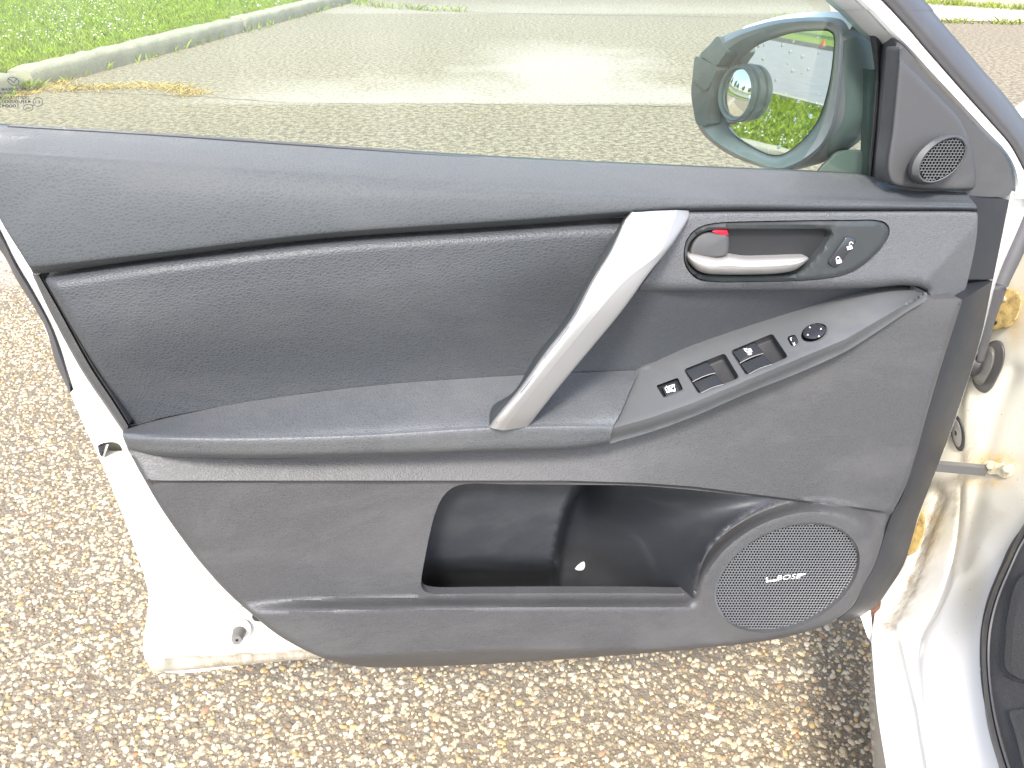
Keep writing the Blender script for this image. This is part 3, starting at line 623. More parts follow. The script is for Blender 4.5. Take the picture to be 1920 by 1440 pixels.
# ---- lower trim with speaker bulge
SPX, SPY, SAX, SAY, SPH = 1476., 1083., 136., 103.5, radians(18.9)
def sp_r(x, y):
    a = (x-SPX)/SAX; s = -(y-SPY)/SAY; b = (s-a*sin(SPH))/cos(SPH); return np.hypot(a, b)
yt = yof([(200, 835), (240, 845), (600, 857), (900, 848), (1050, 843), (1142, 832), (1220, 811), (1402, 738), (1585, 660), (1738, 563), (1830, 555)])
yc = yof([(200, 905), (330, 906), (1060, 906), (1200, 910), (1300, 917), (1450, 936), (1600, 955), (1670, 965), (1850, 990)])
yl = yof([(200, 1132), (430, 1128), (560, 1120), (800, 1114), (1300, 1113), (1700, 1113)])
yb = yof([(200, 1236), (636, 1230), (819, 1223), (1001, 1218), (1256, 1217), (1700, 1230)])
low_out = ccr([(238, 832), (250, 862), (272, 902), (300, 950), (340, 1008), (380, 1060), (425, 1110), (470, 1150), (520, 1190), (565, 1216), (615, 1237), (662, 1248), (720, 1252), (800, 1250), (900, 1246), (1060, 1236), (1300, 1217), (1440, 1201), (1500, 1188), (1548, 1172), (1584, 1150), (1603, 1131), (1618, 1098), (1639, 1061), (1665, 980), (1674, 960), (1697, 915), (1712, 870), (1740, 772), (1773, 662), (1802, 570), (1804, 562), (1800, 560), (1750, 560), (1742, 556), (1700, 566), (1500, 674), (1300, 770), (1140, 815), (900, 830), (600, 835), (300, 832)], 7)
pock = ccr([(1090, 909), (960, 908), (868, 908), (846, 916), (828, 935), (816, 962), (806, 1000), (796, 1050), (790, 1085), (790, 1099), (797, 1109), (812, 1113), (900, 1113), (1050, 1112), (1200, 1112), (1290, 1112), (1300, 1108), (1304, 1095), (1312, 1060), (1330, 1025), (1360, 990), (1400, 962), (1438, 944), (1447, 937), (1400, 930), (1300, 919), (1200, 911)], 7)
grl = ell(SPX, SPY, SAX, SAY, SPH, 110)
def low_t(x, y):
    T, Cc, L, Bm = yt(x), yc(x), yl(x), yb(x)
    v = np.clip((y-T)/(Cc-T), 0, 1); t1 = .016+.018*v
    lower = np.where(y < L, .026+.006*(y-Cc)/np.maximum(L-Cc, 1), np.where(y < L+30, .032+.026*sm(0, 30, y-L), np.where(y < Bm, .058+.003*(y-L-30)/np.maximum(Bm-L-30, 1), .061-.022*np.clip((y-Bm)/28, 0, 1))))
    lower = lower-(.018*(1-sm(430, 640, x)))*sm(0, 30, y-L)*(y > L)
    k_ = sm(-5, -1, y-Cc); t = t1*(1-k_)+lower*k_
    r = sp_r(x, y); ring = .058-.006*np.clip(r-1, 0, 1); w = 1-sm(1.16, 1.46, r); w = w*(1-sm(-2, 34, Cc-y))
    t = t*(1-w)+ring*w
    d = dist_poly(low_out, x, y); rim = np.where(y > T+12, 1-np.sqrt(np.clip(1-(1-np.clip(d/9, 0, 1))**2, 0, 1)), 0); return t-.009*rim
cl_ = [(x, float(yc(x))) for x in np.arange(300, 1088, 8)]; cl2 = [(x, float(yc(x))+2.6) for x in np.arange(300, 850, 8)]; cl3 = [(x, float(yc(x))) for x in np.arange(1460, 1665, 8)]
V, Fc = sheet(low_out, [pock, grl], low_t, 4.5, lines=[[(x, float(yc(x))-o) for x in np.arange(a, b, 7)] for a, b in ((300, 1662),) for o in (5, 1)]+[np.r_[q, q[:1]] for q in [ell(SPX, SPY, SAX*k, SAY*k, SPH, 110) for k in (1.04, 1.09, 1.14, 1.19, 1.24, 1.29, 1.35, 1.42)]]+[[(x, float(yl(x))) for x in np.arange(440, 785, 7)], [(x, float(yb(x))) for x in np.arange(640, 1250, 8)]], sk=.035, hsk=.012, rim=(2, 5, 9))
lower = mk('lower_trim', V, Fc, LOWER, car, sharp=46, label='hard grey lower door trim with map pocket and speaker')
# map pocket interior
xb = xof([(1092, 900), (1075, 925), (1060, 955), (1048, 1000), (1040, 1050), (1036, 1120), (1036, 1160)]); xr = xof([(1447, 938), (1400, 962), (1360, 990), (1330, 1025), (1312, 1060), (1304, 1095), (1300, 1160)])
pin = np.array([(780, 904), (1095, 904), (1200, 906), (1300, 914), (1400, 925), (1452, 934), (1446, 942), (1404, 965), (1364, 993), (1334, 1027), (1316, 1061), (1308, 1096), (1306, 1150), (1050, 1150), (780, 1150)], float)
def poc_t(x, y):
    q = np.clip((y-906)/230, 0, 1); left = -.002-.022*q-.085*sm(1040, 1125, y)
    a = np.clip((x-1085)/np.maximum(xr(y)-1085, 20), 0, 1); h = np.clip((y-yc(x))/110, 0, 1)
    right = -.125+.180*a**1.35; right = right+(.030-right)*(1-h)**2*sm(1080, 1190, x)
    w = sm(-5, 14, x-xb(y)); w2 = np.maximum(left*(1-w)+right*w, -.2); return np.where(x > xb(y)+14, right, w2)-.004
V, Fc = sheet(ccr(pin, 8), [], poc_t, 6, sk=0, lines=[[(float(xb(y)), y) for y in np.arange(915, 1140, 8)]]); POCKM = M_grain('pocket_plastic_shaded', (.024, .026, .030), 360, .15, .5, .10, .0008)  # trim plastic in a darker colour, painting in the pocket's shade
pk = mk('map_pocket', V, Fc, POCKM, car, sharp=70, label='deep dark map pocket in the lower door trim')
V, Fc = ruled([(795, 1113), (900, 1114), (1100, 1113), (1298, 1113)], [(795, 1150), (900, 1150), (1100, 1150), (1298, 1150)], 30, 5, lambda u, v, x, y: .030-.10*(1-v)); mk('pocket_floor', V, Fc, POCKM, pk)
# speaker grille with real holes, backing, emblem
def grille(cx, cy, ax, ay, ph, pitch, tf, rmax=.985, hole=.60, dep=.003):
    parts = []; V = []; Fc = []; k = 0; th = np.arange(6)*pi/3+pi/6; R = pitch/3**.5; hx = R*np.cos(th); hy = R*np.sin(th)
    for j in range(-60, 61):
        for i in range(-60, 61):
            a = (i+.5*(j & 1))*pitch; b = j*pitch*.866
            bb = (b/ay-(a/ax)*sin(ph))/cos(ph)
            if math.hypot(a/ax, bb) > rmax: continue
            X, Y = cx+a, cy-b; o = np.stack([X+hx, Y+hy], 1); n = np.stack([X+hx*hole, Y+hy*hole], 1); V += [(*p, 0) for p in o]+[(*p, .0006) for p in n]+[(*p, -dep) for p in n]
            for q in range(6):
                p = (q+1) % 6; Fc += [(k+q, k+p, k+6+p, k+6+q), (k+6+q, k+6+p, k+12+p, k+12+q)]
            k += 18
    V = np.array(V); return Pt(V[:, 0], V[:, 1], tf(V[:, 0], V[:, 1])+V[:, 2]), Fc
sp_t = lambda x, y: .0515+.005*(1-sp_r(x, y)**2)
V, Fc = grille(SPX, SPY, SAX, SAY, SPH, 5.6, sp_t); spk = mk('speaker_grille', V, Fc, M_plain('grille_plastic', (.135, .14, .148), .42), car, smooth=False, label='oval honeycomb speaker grille with emblem')
V, Fc = sheet(ell(SPX, SPY, SAX*1.01, SAY*1.01, SPH, 80), [], lambda x, y: sp_t(x, y)-.007, 14, sk=0); mk('grille_backing', V, Fc, DARK, spk)
E0, E1 = ell(SPX, SPY, SAX*1.005, SAY*1.005, SPH, 110), ell(SPX, SPY, SAX*.975, SAY*.975, SPH, 110)
V = np.concatenate([Pt(E0[:, 0], E0[:, 1], C_(.046)(E0[:, 0], 0)), Pt(E0[:, 0], E0[:, 1], C_(.0560)(E0[:, 0], 0)), Pt(E1[:, 0], E1[:, 1], C_(.0535)(E1[:, 0], 0))]); mk('grille_rim', V, grid_faces(110, 3, True), SWITCHP, spk)
em_t = lambda x, y: sp_t(x, y)+.0022
V, Fc = text_px('BOSE', (1454, 1088.5), (46/2.6, -4.6/2.6), (5.5, -13), em_t, bold=.0, width=2.6)
b1, f1 = flat([(1436, 1088.5), (1455, 1086.5), (1456, 1089.5), (1436, 1092)], em_t); b2, f2 = flat([(1494, 1077.5), (1511, 1074.5), (1510, 1077), (1496, 1081.5)], em_t); b3, f3 = flat([(1436, 1083), (1440, 1083), (1439, 1088), (1436, 1088)], em_t)
V, Fc = join([(V, Fc), (b1, f1), (b2, f2), (b3, f3)]); mk('speaker_emblem', V, Fc, WMARK, spk, smooth=False)

# ---- side trim pieces at the hinge edge
V, Fc = ruled([(1804, 562), (1773, 664), (1740, 774), (1697, 917), (1674, 962), (1660, 1000), (1639, 1063), (1617, 1100), (1603, 1133), (1570, 1163)], [(1861, 527), (1837, 640), (1789, 790), (1746, 905), (1723, 965), (1710, 1010), (1694, 1060), (1668, 1102), (1640, 1138), (1590, 1166)], 60, 9, lambda u, v, x, y: .020*sm(.0, .5, u)*(1-v)+.006-.030*v**2, sk=.03)
mk('side_trim', V, Fc, SIDE, car, label='dark vertical side trim strip at the hinge edge')
V, Fc = ruled([(1818, 371), (1840, 373), (1892, 375)], [(1800, 524), (1822, 524), (1862, 524)], 20, 12, lambda u, v, x, y: -.014-.012*u**2, sk=.025); mk('side_trim', V, Fc, SIDE, car)

# ---- armrest
rows = [
 [(245, 797, -.040), (330, 778, -.026), (480, 751, -.020), (700, 723, -.020), (900, 708, -.020), (1060, 700, -.020), (1200, 694, -.018)],
 [(239, 804, -.010), (325, 793, .004), (480, 773, .008), (700, 752, .010), (900, 738, .010), (1060, 730, .010), (1186, 722, .010)],
 [(236, 812, .022), (322, 810, .038), (480, 804, .044), (700, 793, .048), (900, 782, .048), (1060, 777, .048), (1164, 773, .048)],
 [(237, 820, .028), (322, 819, .052), (480, 818, .058), (700, 811, .060), (900, 799, .060), (1060, 795, .060), (1152, 795, .058)],
 [(239, 826, .028), (322, 825, .055), (480, 825, .062), (700, 818, .064), (900, 806, .064), (1060, 802, .064), (1149, 803, .062)],
 [(242, 834, .024), (322, 836, .053), (480, 837, .061), (700, 832, .063), (900, 822, .063), (1060, 817, .063), (1146, 814, .061)],
 [(247, 843, .016), (322, 850, .048), (480, 853, .056), (700, 849, .058), (900, 843, .058), (1060, 838, .058), (1143, 828, .056)],
 [(252, 849, .0), (322, 856, .030), (480, 859, .040), (700, 855, .042), (900, 849, .042), (1060, 844, .042), (1141, 833, .040)]]
rows = [[(r[0][0]+2, r[0][1], -.045), (r[0][0]+.5, r[0][1], min(r[0][2], -.01)*.5+r[0][2]*.5)]+r for r in rows]
V, Fc = loft(rows, 150, 6); mk('armrest', V, Fc, ARMR, car, sharp=60, label='padded grey armrest of the door')

# ---- switch panel
sw_top = yof([(1142, 720), (1200, 694), (1235, 681), (1300, 656), (1400, 621), (1500, 589), (1600, 561), (1640, 551), (1690, 545), (1735, 544)])
sw_cr = yof([(1130, 808), (1150, 803), (1220, 783), (1300, 755), (1402, 712), (1585, 636), (1694, 573), (1738, 549)])
def sw_t(x, y):
    s = 1-.62*sm(1450, 1740, x); a, c = sw_top(x), sw_cr(x); v = (y-a)/np.maximum(c-a, 3)
    t = np.where(v < 1, -.018+(.078*np.clip(v, 0, 1)**.9), .060)*s-.002*(1-s)
    return t-np.where(v > .93, (.014*np.clip((v-.93)/.3, 0, 1)**2)*s, 0)+.010*(1-s)
sw_out = ccr([(1201, 693), (1235, 681), (1300, 656), (1400, 621), (1500, 589), (1600, 561), (1640, 551), (1690, 545), (1728, 544), (1737, 548), (1738, 560), (1700, 585), (1640, 625), (1585, 659), (1500, 698), (1402, 737), (1300, 781), (1220, 810), (1160, 827), (1143, 831), (1147, 810), (1158, 783), (1172, 755), (1188, 722)], 7)
def rrect(pts, r=5, step=3):
    P = np.asarray(pts, float); out = []
    for i in range(len(P)):
        a, b, c = P[i-1], P[i], P[(i+1) % len(P)]; u = (a-b)/np.linalg.norm(a-b); w = (c-b)/np.linalg.norm(c-b)
        for f in np.linspace(0, 1, 5): p0 = b+u*r; p2 = b+w*r; out.append((1-f)**2*p0+2*f*(1-f)*b+f*f*p2)
    return np.array(out)
w1 = rrect([(1281, 693), (1359, 662), (1389, 711), (1311, 741)], 7); w2 = rrect([(1369, 658), (1449, 625), (1481, 672), (1400, 706)], 7); w3 = rrect([(1230, 723), (1271, 708), (1283, 733), (1246, 748)], 4)
w4 = ell(1527.5, 624.5, 25.5, 18.5, .25, 40); w5 = rrect([(1474, 632), (1491, 626), (1502, 645), (1486, 653)], 8)
V, Fc = sheet(sw_out, [w1, w2, w3, w4, w5], sw_t, 5, sk=.03, hsk=.0035, lines=[[(x, float(sw_cr(x))+o) for x in np.arange(1162, 1700, 6)] for o in (-5, 0, 5)]); swp = mk('switch_panel', V, Fc, SWITCHP, car, sharp=50, label='window switch panel rising along the front of the armrest')
for k, (w, dp, shr) in enumerate(((w1, .016, .72), (w2, .016, .72), (w3, .006, .9), (w4, .006, .94), (w5, .004, .94))):
    V, Fc = well(w, lambda x, y: sw_t(x, y)-.0015, dp, shr, (6, 3) if k < 2 else (0, 0)); mk('switch_well', V, Fc, CUP if k < 2 else DARK, swp)
def lerpq(Q, a, b): Q = np.asarray(Q, float); return (Q[0]*(1-a)+Q[1]*a)*(1-b)+(Q[3]*(1-a)+Q[2]*a)*b
for Q in (((1281, 693), (1359, 662), (1389, 711), (1311, 741)), ((1369, 658), (1449, 625), (1481, 672), (1400, 706))):
    for b0, b1 in ((.05, .50), (.53, .97)):
        poly = rrect([lerpq(Q, a, b) for a, b in ((.03, b0), (.56, b0), (.60, b1), (.05, b1))], 3)
        e = -.002 if b0 < .3 else -.001
        V, Fc = slab(poly, lambda x, y, e=e: sw_t(x, y)+e, .010, 2.2, .0022); mk('window_switch', V, Fc, GLOSSB, swp)
    a0, a1 = lerpq(Q, .03, .50), lerpq(Q, .58, .50); V, Fc = band([a0*(1-f)+a1*f+np.array([0, -2.2*sin(pi*f)]) for f in np.linspace(0, 1, 8)], 1.6, lambda x, y: sw_t(x, y)-.0003); mk('switch_edge', V, Fc, LEVER, swp)
    a0, a1 = lerpq(Q, .07, .955), lerpq(Q, .60, .955); V, Fc = band([a0*(1-f)+a1*f+np.array([0, -2.2*sin(pi*f)]) for f in np.linspace(0, 1, 8)], 1.3, lambda x, y: sw_t(x, y)-.0002); mk('switch_edge', V, Fc, LEVER, swp)
ic_t = lambda x, y: sw_t(x, y)-.0012
V, Fc = text_px('AUTO', (1393.5, 654), (10.5/2.4, 12.5/2.4), (9.5, -3.4), ic_t, bold=.03, width=2.4); mk('switch_lettering', V, Fc, WMARK, swp, smooth=False)
V, Fc = flat([(1403, 654), (1407, 652.5), (1411, 659.5), (1407, 661)], ic_t); mk('switch_mark', V, Fc, WMARK, swp, smooth=False)
V, Fc = slab(rrect([(1240, 725), (1266, 715), (1275, 733), (1249, 744)], 3), lambda x, y: sw_t(x, y)+.0005, .007, 2, .002); mk('lockout_button', V, Fc, GLOSSB, swp)
lk = lambda x, y: sw_t(x, y)+.0009
V, Fc = join([band([(1247, 727), (1263, 721), (1266, 731), (1251, 736), (1247, 727)], 1.8, lk), band([(1250, 736), (1265, 721)], 2, lk), band([(1249, 724), (1266, 734)], 2, lk), flat([(1251, 728), (1255, 726.5), (1258, 731), (1254, 733)], lk)]); mk('lockout_mark', V, Fc, WMARK, swp, smooth=False)
V, Fc = slab(rrect([(1476, 633), (1490, 628), (1500, 644), (1487, 650)], 6), lambda x, y: sw_t(x, y)-.0005, .004, 2, .002); mk('selector_switch', V, Fc, GLOSSB, swp)
for ch, o in (('L', (1481, 634)), ('R', (1486, 643))): 
    V, Fc = text_px(ch, o, (7, -2.4), (3, 7), ic_t if False else (lambda x, y: sw_t(x, y)+.0001), bold=.03); mk('selector_letter', V, Fc, WMARK, swp, smooth=False)
V, Fc = slab(ell(1527, 622, 21.5, 14.5, .25, 40), lambda x, y: sw_t(x, y)+.0045, .010, 4, .004, dome=.0008); mk('mirror_dial', V, Fc, GLOSSB, swp)
for a in range(4):
    p = np.array([1527+15*cos(a*1.57+.6), 622-10*sin(a*1.57+.6)]); V, Fc = flat([p+(-2, 1.2), p+(2, 1.2), p+(0, -2)], lambda x, y: sw_t(x, y)+.0062); mk('dial_arrow', V, Fc, WMARK, swp, smooth=False)

# ---- handle panel, bezel, inner release handle, lock switch
hp_out = ccr([(1292, 399), (1300, 399), (1500, 398), (1825, 398), (1832, 399), (1833, 412), (1831, 445), (1824, 485), (1815, 525), (1807, 552), (1802, 558), (1795, 559), (1748, 559), (1741, 556), (1736, 545), (1720, 538), (1690, 535), (1640, 539), (1500, 544), (1300, 546), (1200, 547), (1193, 546), (1197, 540), (1240, 480), (1280, 420)], 7)
bz_out = ccr([(1282, 472), (1287, 450), (1300, 433), (1320, 422), (1350, 417), (1400, 415), (1500, 413), (1600, 412), (1640, 412), (1660, 417), (1668, 428), (1666, 445), (1655, 463), (1638, 482), (1612, 504), (1580, 518), (1540, 525), (1480, 529), (1400, 530), (1340, 530), (1310, 525), (1292, 510), (1283, 492)], 5)
bz_in = bz_out.mean(0)+(bz_out-bz_out.mean(0))*np.array([.988, .962])
cup = ccr([(1287, 477), (1291, 459), (1302, 444), (1320, 434), (1345, 430), (1440, 429), (1535, 429), (1552, 431), (1558, 439), (1552, 452), (1534, 478), (1512, 502), (1500, 510), (1486, 515), (1440, 517), (1340, 517), (1312, 514), (1296, 503), (1288, 490)], 5)
def hp_t(x, y):
    A, B = np.array([1833., 418.]), np.array([1733., 532.]); dn = ((x-A[0])*(B[1]-A[1])-(y-A[1])*(B[0]-A[0]))/np.hypot(*(B-A))
    t = .012-.00034*np.clip(-dn*-1, 0, 80)*1.0; ylo = np.interp(x, [1190, 1500, 1640, 1690, 1736, 1745], [546, 543, 539, 535, 545, 570])
    db = dist_poly(np.array([(1180, 547), (1300, 547), (1500, 545), (1640, 540), (1690, 536), (1720, 539), (1736, 546)]), x, y, False); t = t-.015*(1-np.sqrt(np.clip(1-(1-np.clip(db/20, 0, 1))**2, 0, 1))); d = dist_poly(hp_out, x, y); return t-.004*(1-np.sqrt(np.clip(1-(1-np.clip(d/4, 0, 1))**2, 0, 1)))
V, Fc = sheet(hp_out, [bz_out], hp_t, 6, sk=.02, hsk=.004, lines=[[(1828, 423), (1800, 455.6), (1766, 494.4), (1740, 524)]], rim=(1, 2.2, 4)); mk('handle_panel', V, Fc, PANEL, car, sharp=30, label='dimpled grey panel around the inner door handle')
bz_t = lambda x, y: .0135-.003*(1-np.sqrt(np.clip(1-(1-np.clip(dist_poly(bz_in, x, y)/3.5, 0, 1))**2, 0, 1)))-.003*(1-np.clip(dist_poly(cup, x, y)/5, 0, 1))**2
V, Fc = sheet(bz_in, [cup], bz_t, 5, sk=.012, hsk=.010); bez = mk('handle_bezel', V, Fc, SMOOTH, car, sharp=45, label='smooth dark bezel of the inner door handle')
V, Fc = well(cup, C_(.0105), .026, .80, (-8, 0), nr=6); mk('handle_cup', V, Fc, CUP, bez)
V, Fc = well(bz_out, C_(.006), .004, .97, nr=1); mk('bezel_groove', V, Fc, DARK, bez)
V, Fc = slab(ccr([(1293, 478), (1295, 462), (1303, 448), (1316, 438), (1333, 435), (1350, 439), (1365, 441), (1367, 450), (1366, 470), (1362, 479), (1345, 483), (1310, 481)], 4), .012, .03, 6, .006); mk('latch_knob', V, Fc, KNOB, bez)
V, Fc = slab([(1334, 434), (1340, 431), (1363, 431), (1366, 440.5), (1350, 440)], .0095, .02, 1.5, .001); mk('red_mark', V, Fc, RED, bez)
lt = [(1287, 476), (1295, 474.5), (1320, 479), (1345, 483), (1362, 480), (1370, 478), (1400, 482), (1450, 481), (1495, 479.5), (1510, 480), (1516, 484)]
lb = [(1288, 482), (1295, 494), (1308, 507), (1325, 513), (1345, 514.5), (1370, 515), (1400, 515), (1450, 513.5), (1485, 508), (1503, 498), (1515, 487)]
V, Fc = ruled(lt, lb, 60, 15, lambda u, v, x, y: .008+.016*np.sqrt(np.clip(1-(2*v-1)**2, 0, 1))*np.sqrt(np.clip(1-(2*np.clip(u, 0, 1)-1)**6, 0, 1))+.004*(v > .35)*sm(.35, .45, v), sk=.006); mk('release_lever', V, Fc, LEVER, bez, sharp=60)
V, Fc = slab(rrect([(1588, 441), (1608, 449), (1569, 503), (1550, 494)], 7), .0165, .008, 4, .003); mk('lock_switch', V, Fc, GLOSSB, bez)
for (x, y), op in (((1592, 461), 1), ((1572, 487), 0)):
    q = lambda pts: [(x+a*.94+b*.32, y+b*.94-a*.32) for a, b in pts]; th = np.linspace(0, pi, 9); ox = 5 if op else 0
    V, Fc = join([flat(q([(-5, 0), (5, 0), (5, 7), (-5, 7)]), C_(.0170)), band(q([(ox+3.4*cos(a)*1.0, -1.5-4*sin(a)) for a in th]+([] if op else [(-3.4, 1)])), 1.8, C_(.0171))]); mk('lock_symbol', V, Fc, WMARK, bez, smooth=False)

# ---- pull handle
L = [(1187, 397), (1172, 417), (1147, 471), (1112, 527), (1075, 596), (1025, 661), (978, 727), (935, 779), (919, 802)]
K = [(1270, 394), (1262, 418), (1236, 474), (1172, 526), (1118, 588), (1063, 655), (1012, 718), (966, 776), (944, 807)]
Rr = [(1292, 395), (1290, 412), (1258, 462), (1216, 514), (1166, 583), (1110, 651), (1056, 716), (1010, 774), (990, 800)]
tl = [.020, .030, .050, .066, .076, .080, .080, .076, .070]
def hrow(P, off): return [(p[0], p[1], t+off) for p, t in zip(P, tl)]
mid = [((a[0]+c[0])/2, (a[1]+c[1])/2) for a, c in zip(L, K)]; mid2 = [((a[0]+c[0])/2, (a[1]+c[1])/2) for a, c in zip(K, Rr)]
shift = lambda P, d: [(p[0]+d[0], p[1]+d[1]) for p in P]
G1 = [hrow(shift(L, (-3, 0)), -.010), hrow(L, -.003), hrow(shift(L, (4, 1)), .0), hrow(mid, .003), hrow(K, .002)]
V1 = loft(G1, 80, 4); V2 = loft([hrow(K, .002), hrow(mid2, -.002), hrow(shift(Rr, (-2, 0)), -.007), hrow(Rr, -.012)], 80, 4)
G3 = [hrow(Rr, -.012), hrow(shift(Rr, (-6, -2)), -.022)]; V3 = loft(G3, 80, 2)
endc = [hrow(P, o)[-1] for P, o in ((L, -.003), (mid, .003), (K, .002), (mid2, -.002), (Rr, -.012))]; e = np.array(endc); ev = np.concatenate([Pt(e[:, 0], e[:, 1], e[:, 2]), Pt(e[:, 0]+1, e[:, 1]+2, e[:, 2]-.016)]); V4 = (ev, [(i, i+1, 5+i+1, 5+i) for i in range(4)])
V, Fc = join([V1, V2, V3, V4]); pull = mk('pull_handle', V, Fc, SILVER, car, sharp=20, label='slanted silver pull handle bridging the insert panel')
CL = [(1167, 414), (1158, 430), (1136, 464), (1099, 530), (1058, 600), (1008, 663), (966, 732), (925, 760), (916, 794)]
V, Fc = loft([hrow(shift(L, (-2, 0)), -.009), [(a[0]*.5+c[0]*.5-3, a[1]*.5+c[1]*.5, t-.018) for a, c, t in zip(L, CL, tl)], [(c[0], c[1], t-.036) for c, t in zip(CL, tl)], [(c[0]+14, c[1]+6, t-.046) for c, t in zip(CL, tl)]], 70, 5); mk('handle_core', V, Fc, SMOOTH, pull, sharp=60)
# worn line where the silver has rubbed off
V, Fc = join([band(ccr(q, 4, False)+rng.normal(0, .35, (len(ccr(q, 4, False)), 2)), w, lambda x, y: np.interp(y, [p[1] for p in L], tl)+.0012) for q, w in ((((1068, 612), (1046, 640), (1020, 672)), .7), (((1040, 655), (1000, 706), (960, 760)), 1.0), (((975, 742), (946, 776), (930, 793)), 1.2))]); mk('worn_edge', V, Fc, SMOOTH, pull, smooth=False)

# ---- window frame of the door, its seal, glass
fl_ = [(1330, -260), (1450, -146), (1601, 0), (1626, 22), (1660, 58), (1690, 84), (1733, 131), (1778, 178), (1842, 246), (1880, 284), (1897, 312), (1901, 345), (1899, 372)]
fr_ = [(1390, -260), (1505, -146), (1652, 0), (1675, 24), (1706, 58), (1733, 90), (1775, 138), (1815, 183), (1862, 235), (1893, 271), (1916, 312), (1932, 345), (1940, 372)]
V, Fc = ruled(fl_, fr_, 90, 11, lambda u, v, x, y: np.interp(v, [0, .08, .3, .42, .46, .5, .9, 1], [-.040, -.030, -.026, -.027, -.031, -.026, -.030, -.042]), sk=.05); fr = mk('door_frame', V, Fc, PAINT, car, sharp=35, label='white window frame of the door sloping up past the mirror')
sr_ = [(1475, -260), (1588, -146), (1733, 0), (1752, 24), (1780, 58), (1808, 90), (1849, 138), (1888, 183), (1930, 240), (1955, 285), (1968, 320), (1974, 350), (1976, 380)]
V, Fc = ruled(shift(fr_, (-2, 0)), sr_, 90, 16, lambda u, v, x, y: -.046+.016*np.sin(pi*np.clip(v*1.05, 0, 1))**.8-.012*v, sk=.03); mk('frame_seal', V, Fc, SEALG, car, sharp=60, label='thick black seal along the sloping window frame')
# hinge-side face of the door below the frame
V, Fc = ruled([(1897, 360), (1893, 376), (1880, 440), (1862, 526), (1837, 640), (1788, 790), (1745, 905)], [(1960, 350), (1955, 376), (1925, 440), (1876, 530), (1839, 642), (1790, 792), (1747, 906)], 50, 8, lambda u, v, x, y: -.030-.05*v*v-.01*v, sk=.03); mk('hinge_face', V, Fc, PAINT, car)
gl_out = np.array([(-420, -420), (1200, -420), (1335, -262), (1606, 0), (1640, 34), (1660, 70), (1655, 200), (1650, 345), (1300, 330), (960, 312), (600, 290), (0, 250), (-300, 232), (-420, 225)], float)
V0 = Pt(gl_out[:, 0], gl_out[:, 1], np.full(len(gl_out), -.076)); V1 = V0-DN*.0035; n = len(V0)
glass = mk('window_glass', np.concatenate([V0]), [tuple(range(n))], GLASS, car, smooth=False, label='green tinted side window glass')
# marking etched on the glass, read from the outside (so mirrored here)
gt = C_(-.0754)
mkp = []
for body, x1, y, w, h in (('EXAI SNC OOKAM MISTE', 71, 170, 92, 6), ('DAIHCRID', 30, 177, 40, 5), ('OOT137 LASL MAN', 55, 185.5, 70, 6), ('43R-0000077', 58, 193.5, 68, 7.5), ('1000477', 37, 201.5, 48, 7)):
    V, Fc = text_mesh(body, .02); V[:, 0] *= w/V[:, 0].max(); X = x1-V[:, 0]; Y = y-V[:, 1]*h*1.25+V[:, 0]*0; mkp.append((Pt(X, Y, gt(X, Y)), Fc))
for cx, cy, rx, ry, s in ((71, 191, 9, 8.5, 'E1'), (53, 202, 9, 6.5, 'm')):
    mkp.append(band(ell(cx, cy, rx, ry, 0, 24), 1.1, gt, closed=True)); V, Fc = text_mesh(s); V[:, 0] *= 9/V[:, 0].max(); X = cx+4.5-V[:, 0]; Y = cy+3-V[:, 1]*8; mkp.append((Pt(X, Y, gt(X, Y)), Fc))
mkp.append(band([(60, 199), (66, 196)], 1.2, gt)); mkp.append(band(ell(25, 152.5, 10.5, 7.6, -.3, 28), 1.3, gt, closed=True)); mkp.append(band(ccr([(15, 148), (20, 150), (25.5, 154.5), (29, 150), (32.5, 147.5)], 1.5, False), 1.4, gt))
V, Fc = join(mkp); mk('glass_marking', V, Fc, M_plain('etched_grey', (.035, .04, .045), .7), glass, smooth=False)
# glass run channel
V, Fc = ruled([(1626, 20), (1640, 100), (1646, 160), (1640, 240), (1630, 330)], [(1660, 60), (1652, 110), (1648, 170), (1643, 240), (1634, 332)], 30, 6, lambda u, v, x, y: -.073+.006*np.sin(pi*v), sk=.004); mk('glass_run', V, Fc, RUBBER, car)
V, Fc = ruled([(1630, 130), (1627, 200), (1624, 330)], [(1645, 130), (1640, 200), (1634, 330)], 20, 3, lambda u, v, x, y: -.0795, sk=.012); mk('glass_edge_reflection', V, Fc, M_plain('reflection_green', (.07, .10, .095), .3), car)  # green strip coloured to stand for a reflection along the glass edge

# ---- sail with tweeter
sa_out = ccr([(1633, 326), (1638, 240), (1645, 150), (1652, 95), (1658, 66), (1665, 65), (1677, 76), (1690, 83), (1733, 133), (1778, 180), (1842, 249), (1878, 285), (1893, 309), (1898, 335), (1896, 360), (1892, 366), (1820, 366), (1806, 359), (1711, 357), (1668, 346), (1642, 335)], 6)
V, Fc = sheet(sa_out, [], lambda x, y: -.028-.046*(1-np.clip((x-np.interp(y, [60, 330], [1655, 1634]))/27, 0, 1)), 6, sk=.003, rim=(3,), lines=[[(1655+27-f*21+2, 76+f*252) for f in np.linspace(0, .97, 30)]]); sail = mk('mirror_sail', V, Fc, SAIL, car, sharp=40, label='black triangular sail panel with round tweeter beside the mirror')
pl = np.array([(1663, 322), (1672, 240), (1679, 167), (1684, 110), (1686, 88), (1692, 87), (1690, 106), (1725, 145), (1772, 193), (1800, 224), (1819, 266), (1828, 310), (1830, 342), (1824, 355), (1812, 357), (1712, 354), (1672, 345)], float)
pl_d = ccr(pl, 5)
pl_t = lambda x, y: -.014-.007*(1-np.sqrt(np.clip(1-(1-np.clip(dist_poly(pl_d, x, y)/7, 0, 1))**2, 0, 1)))
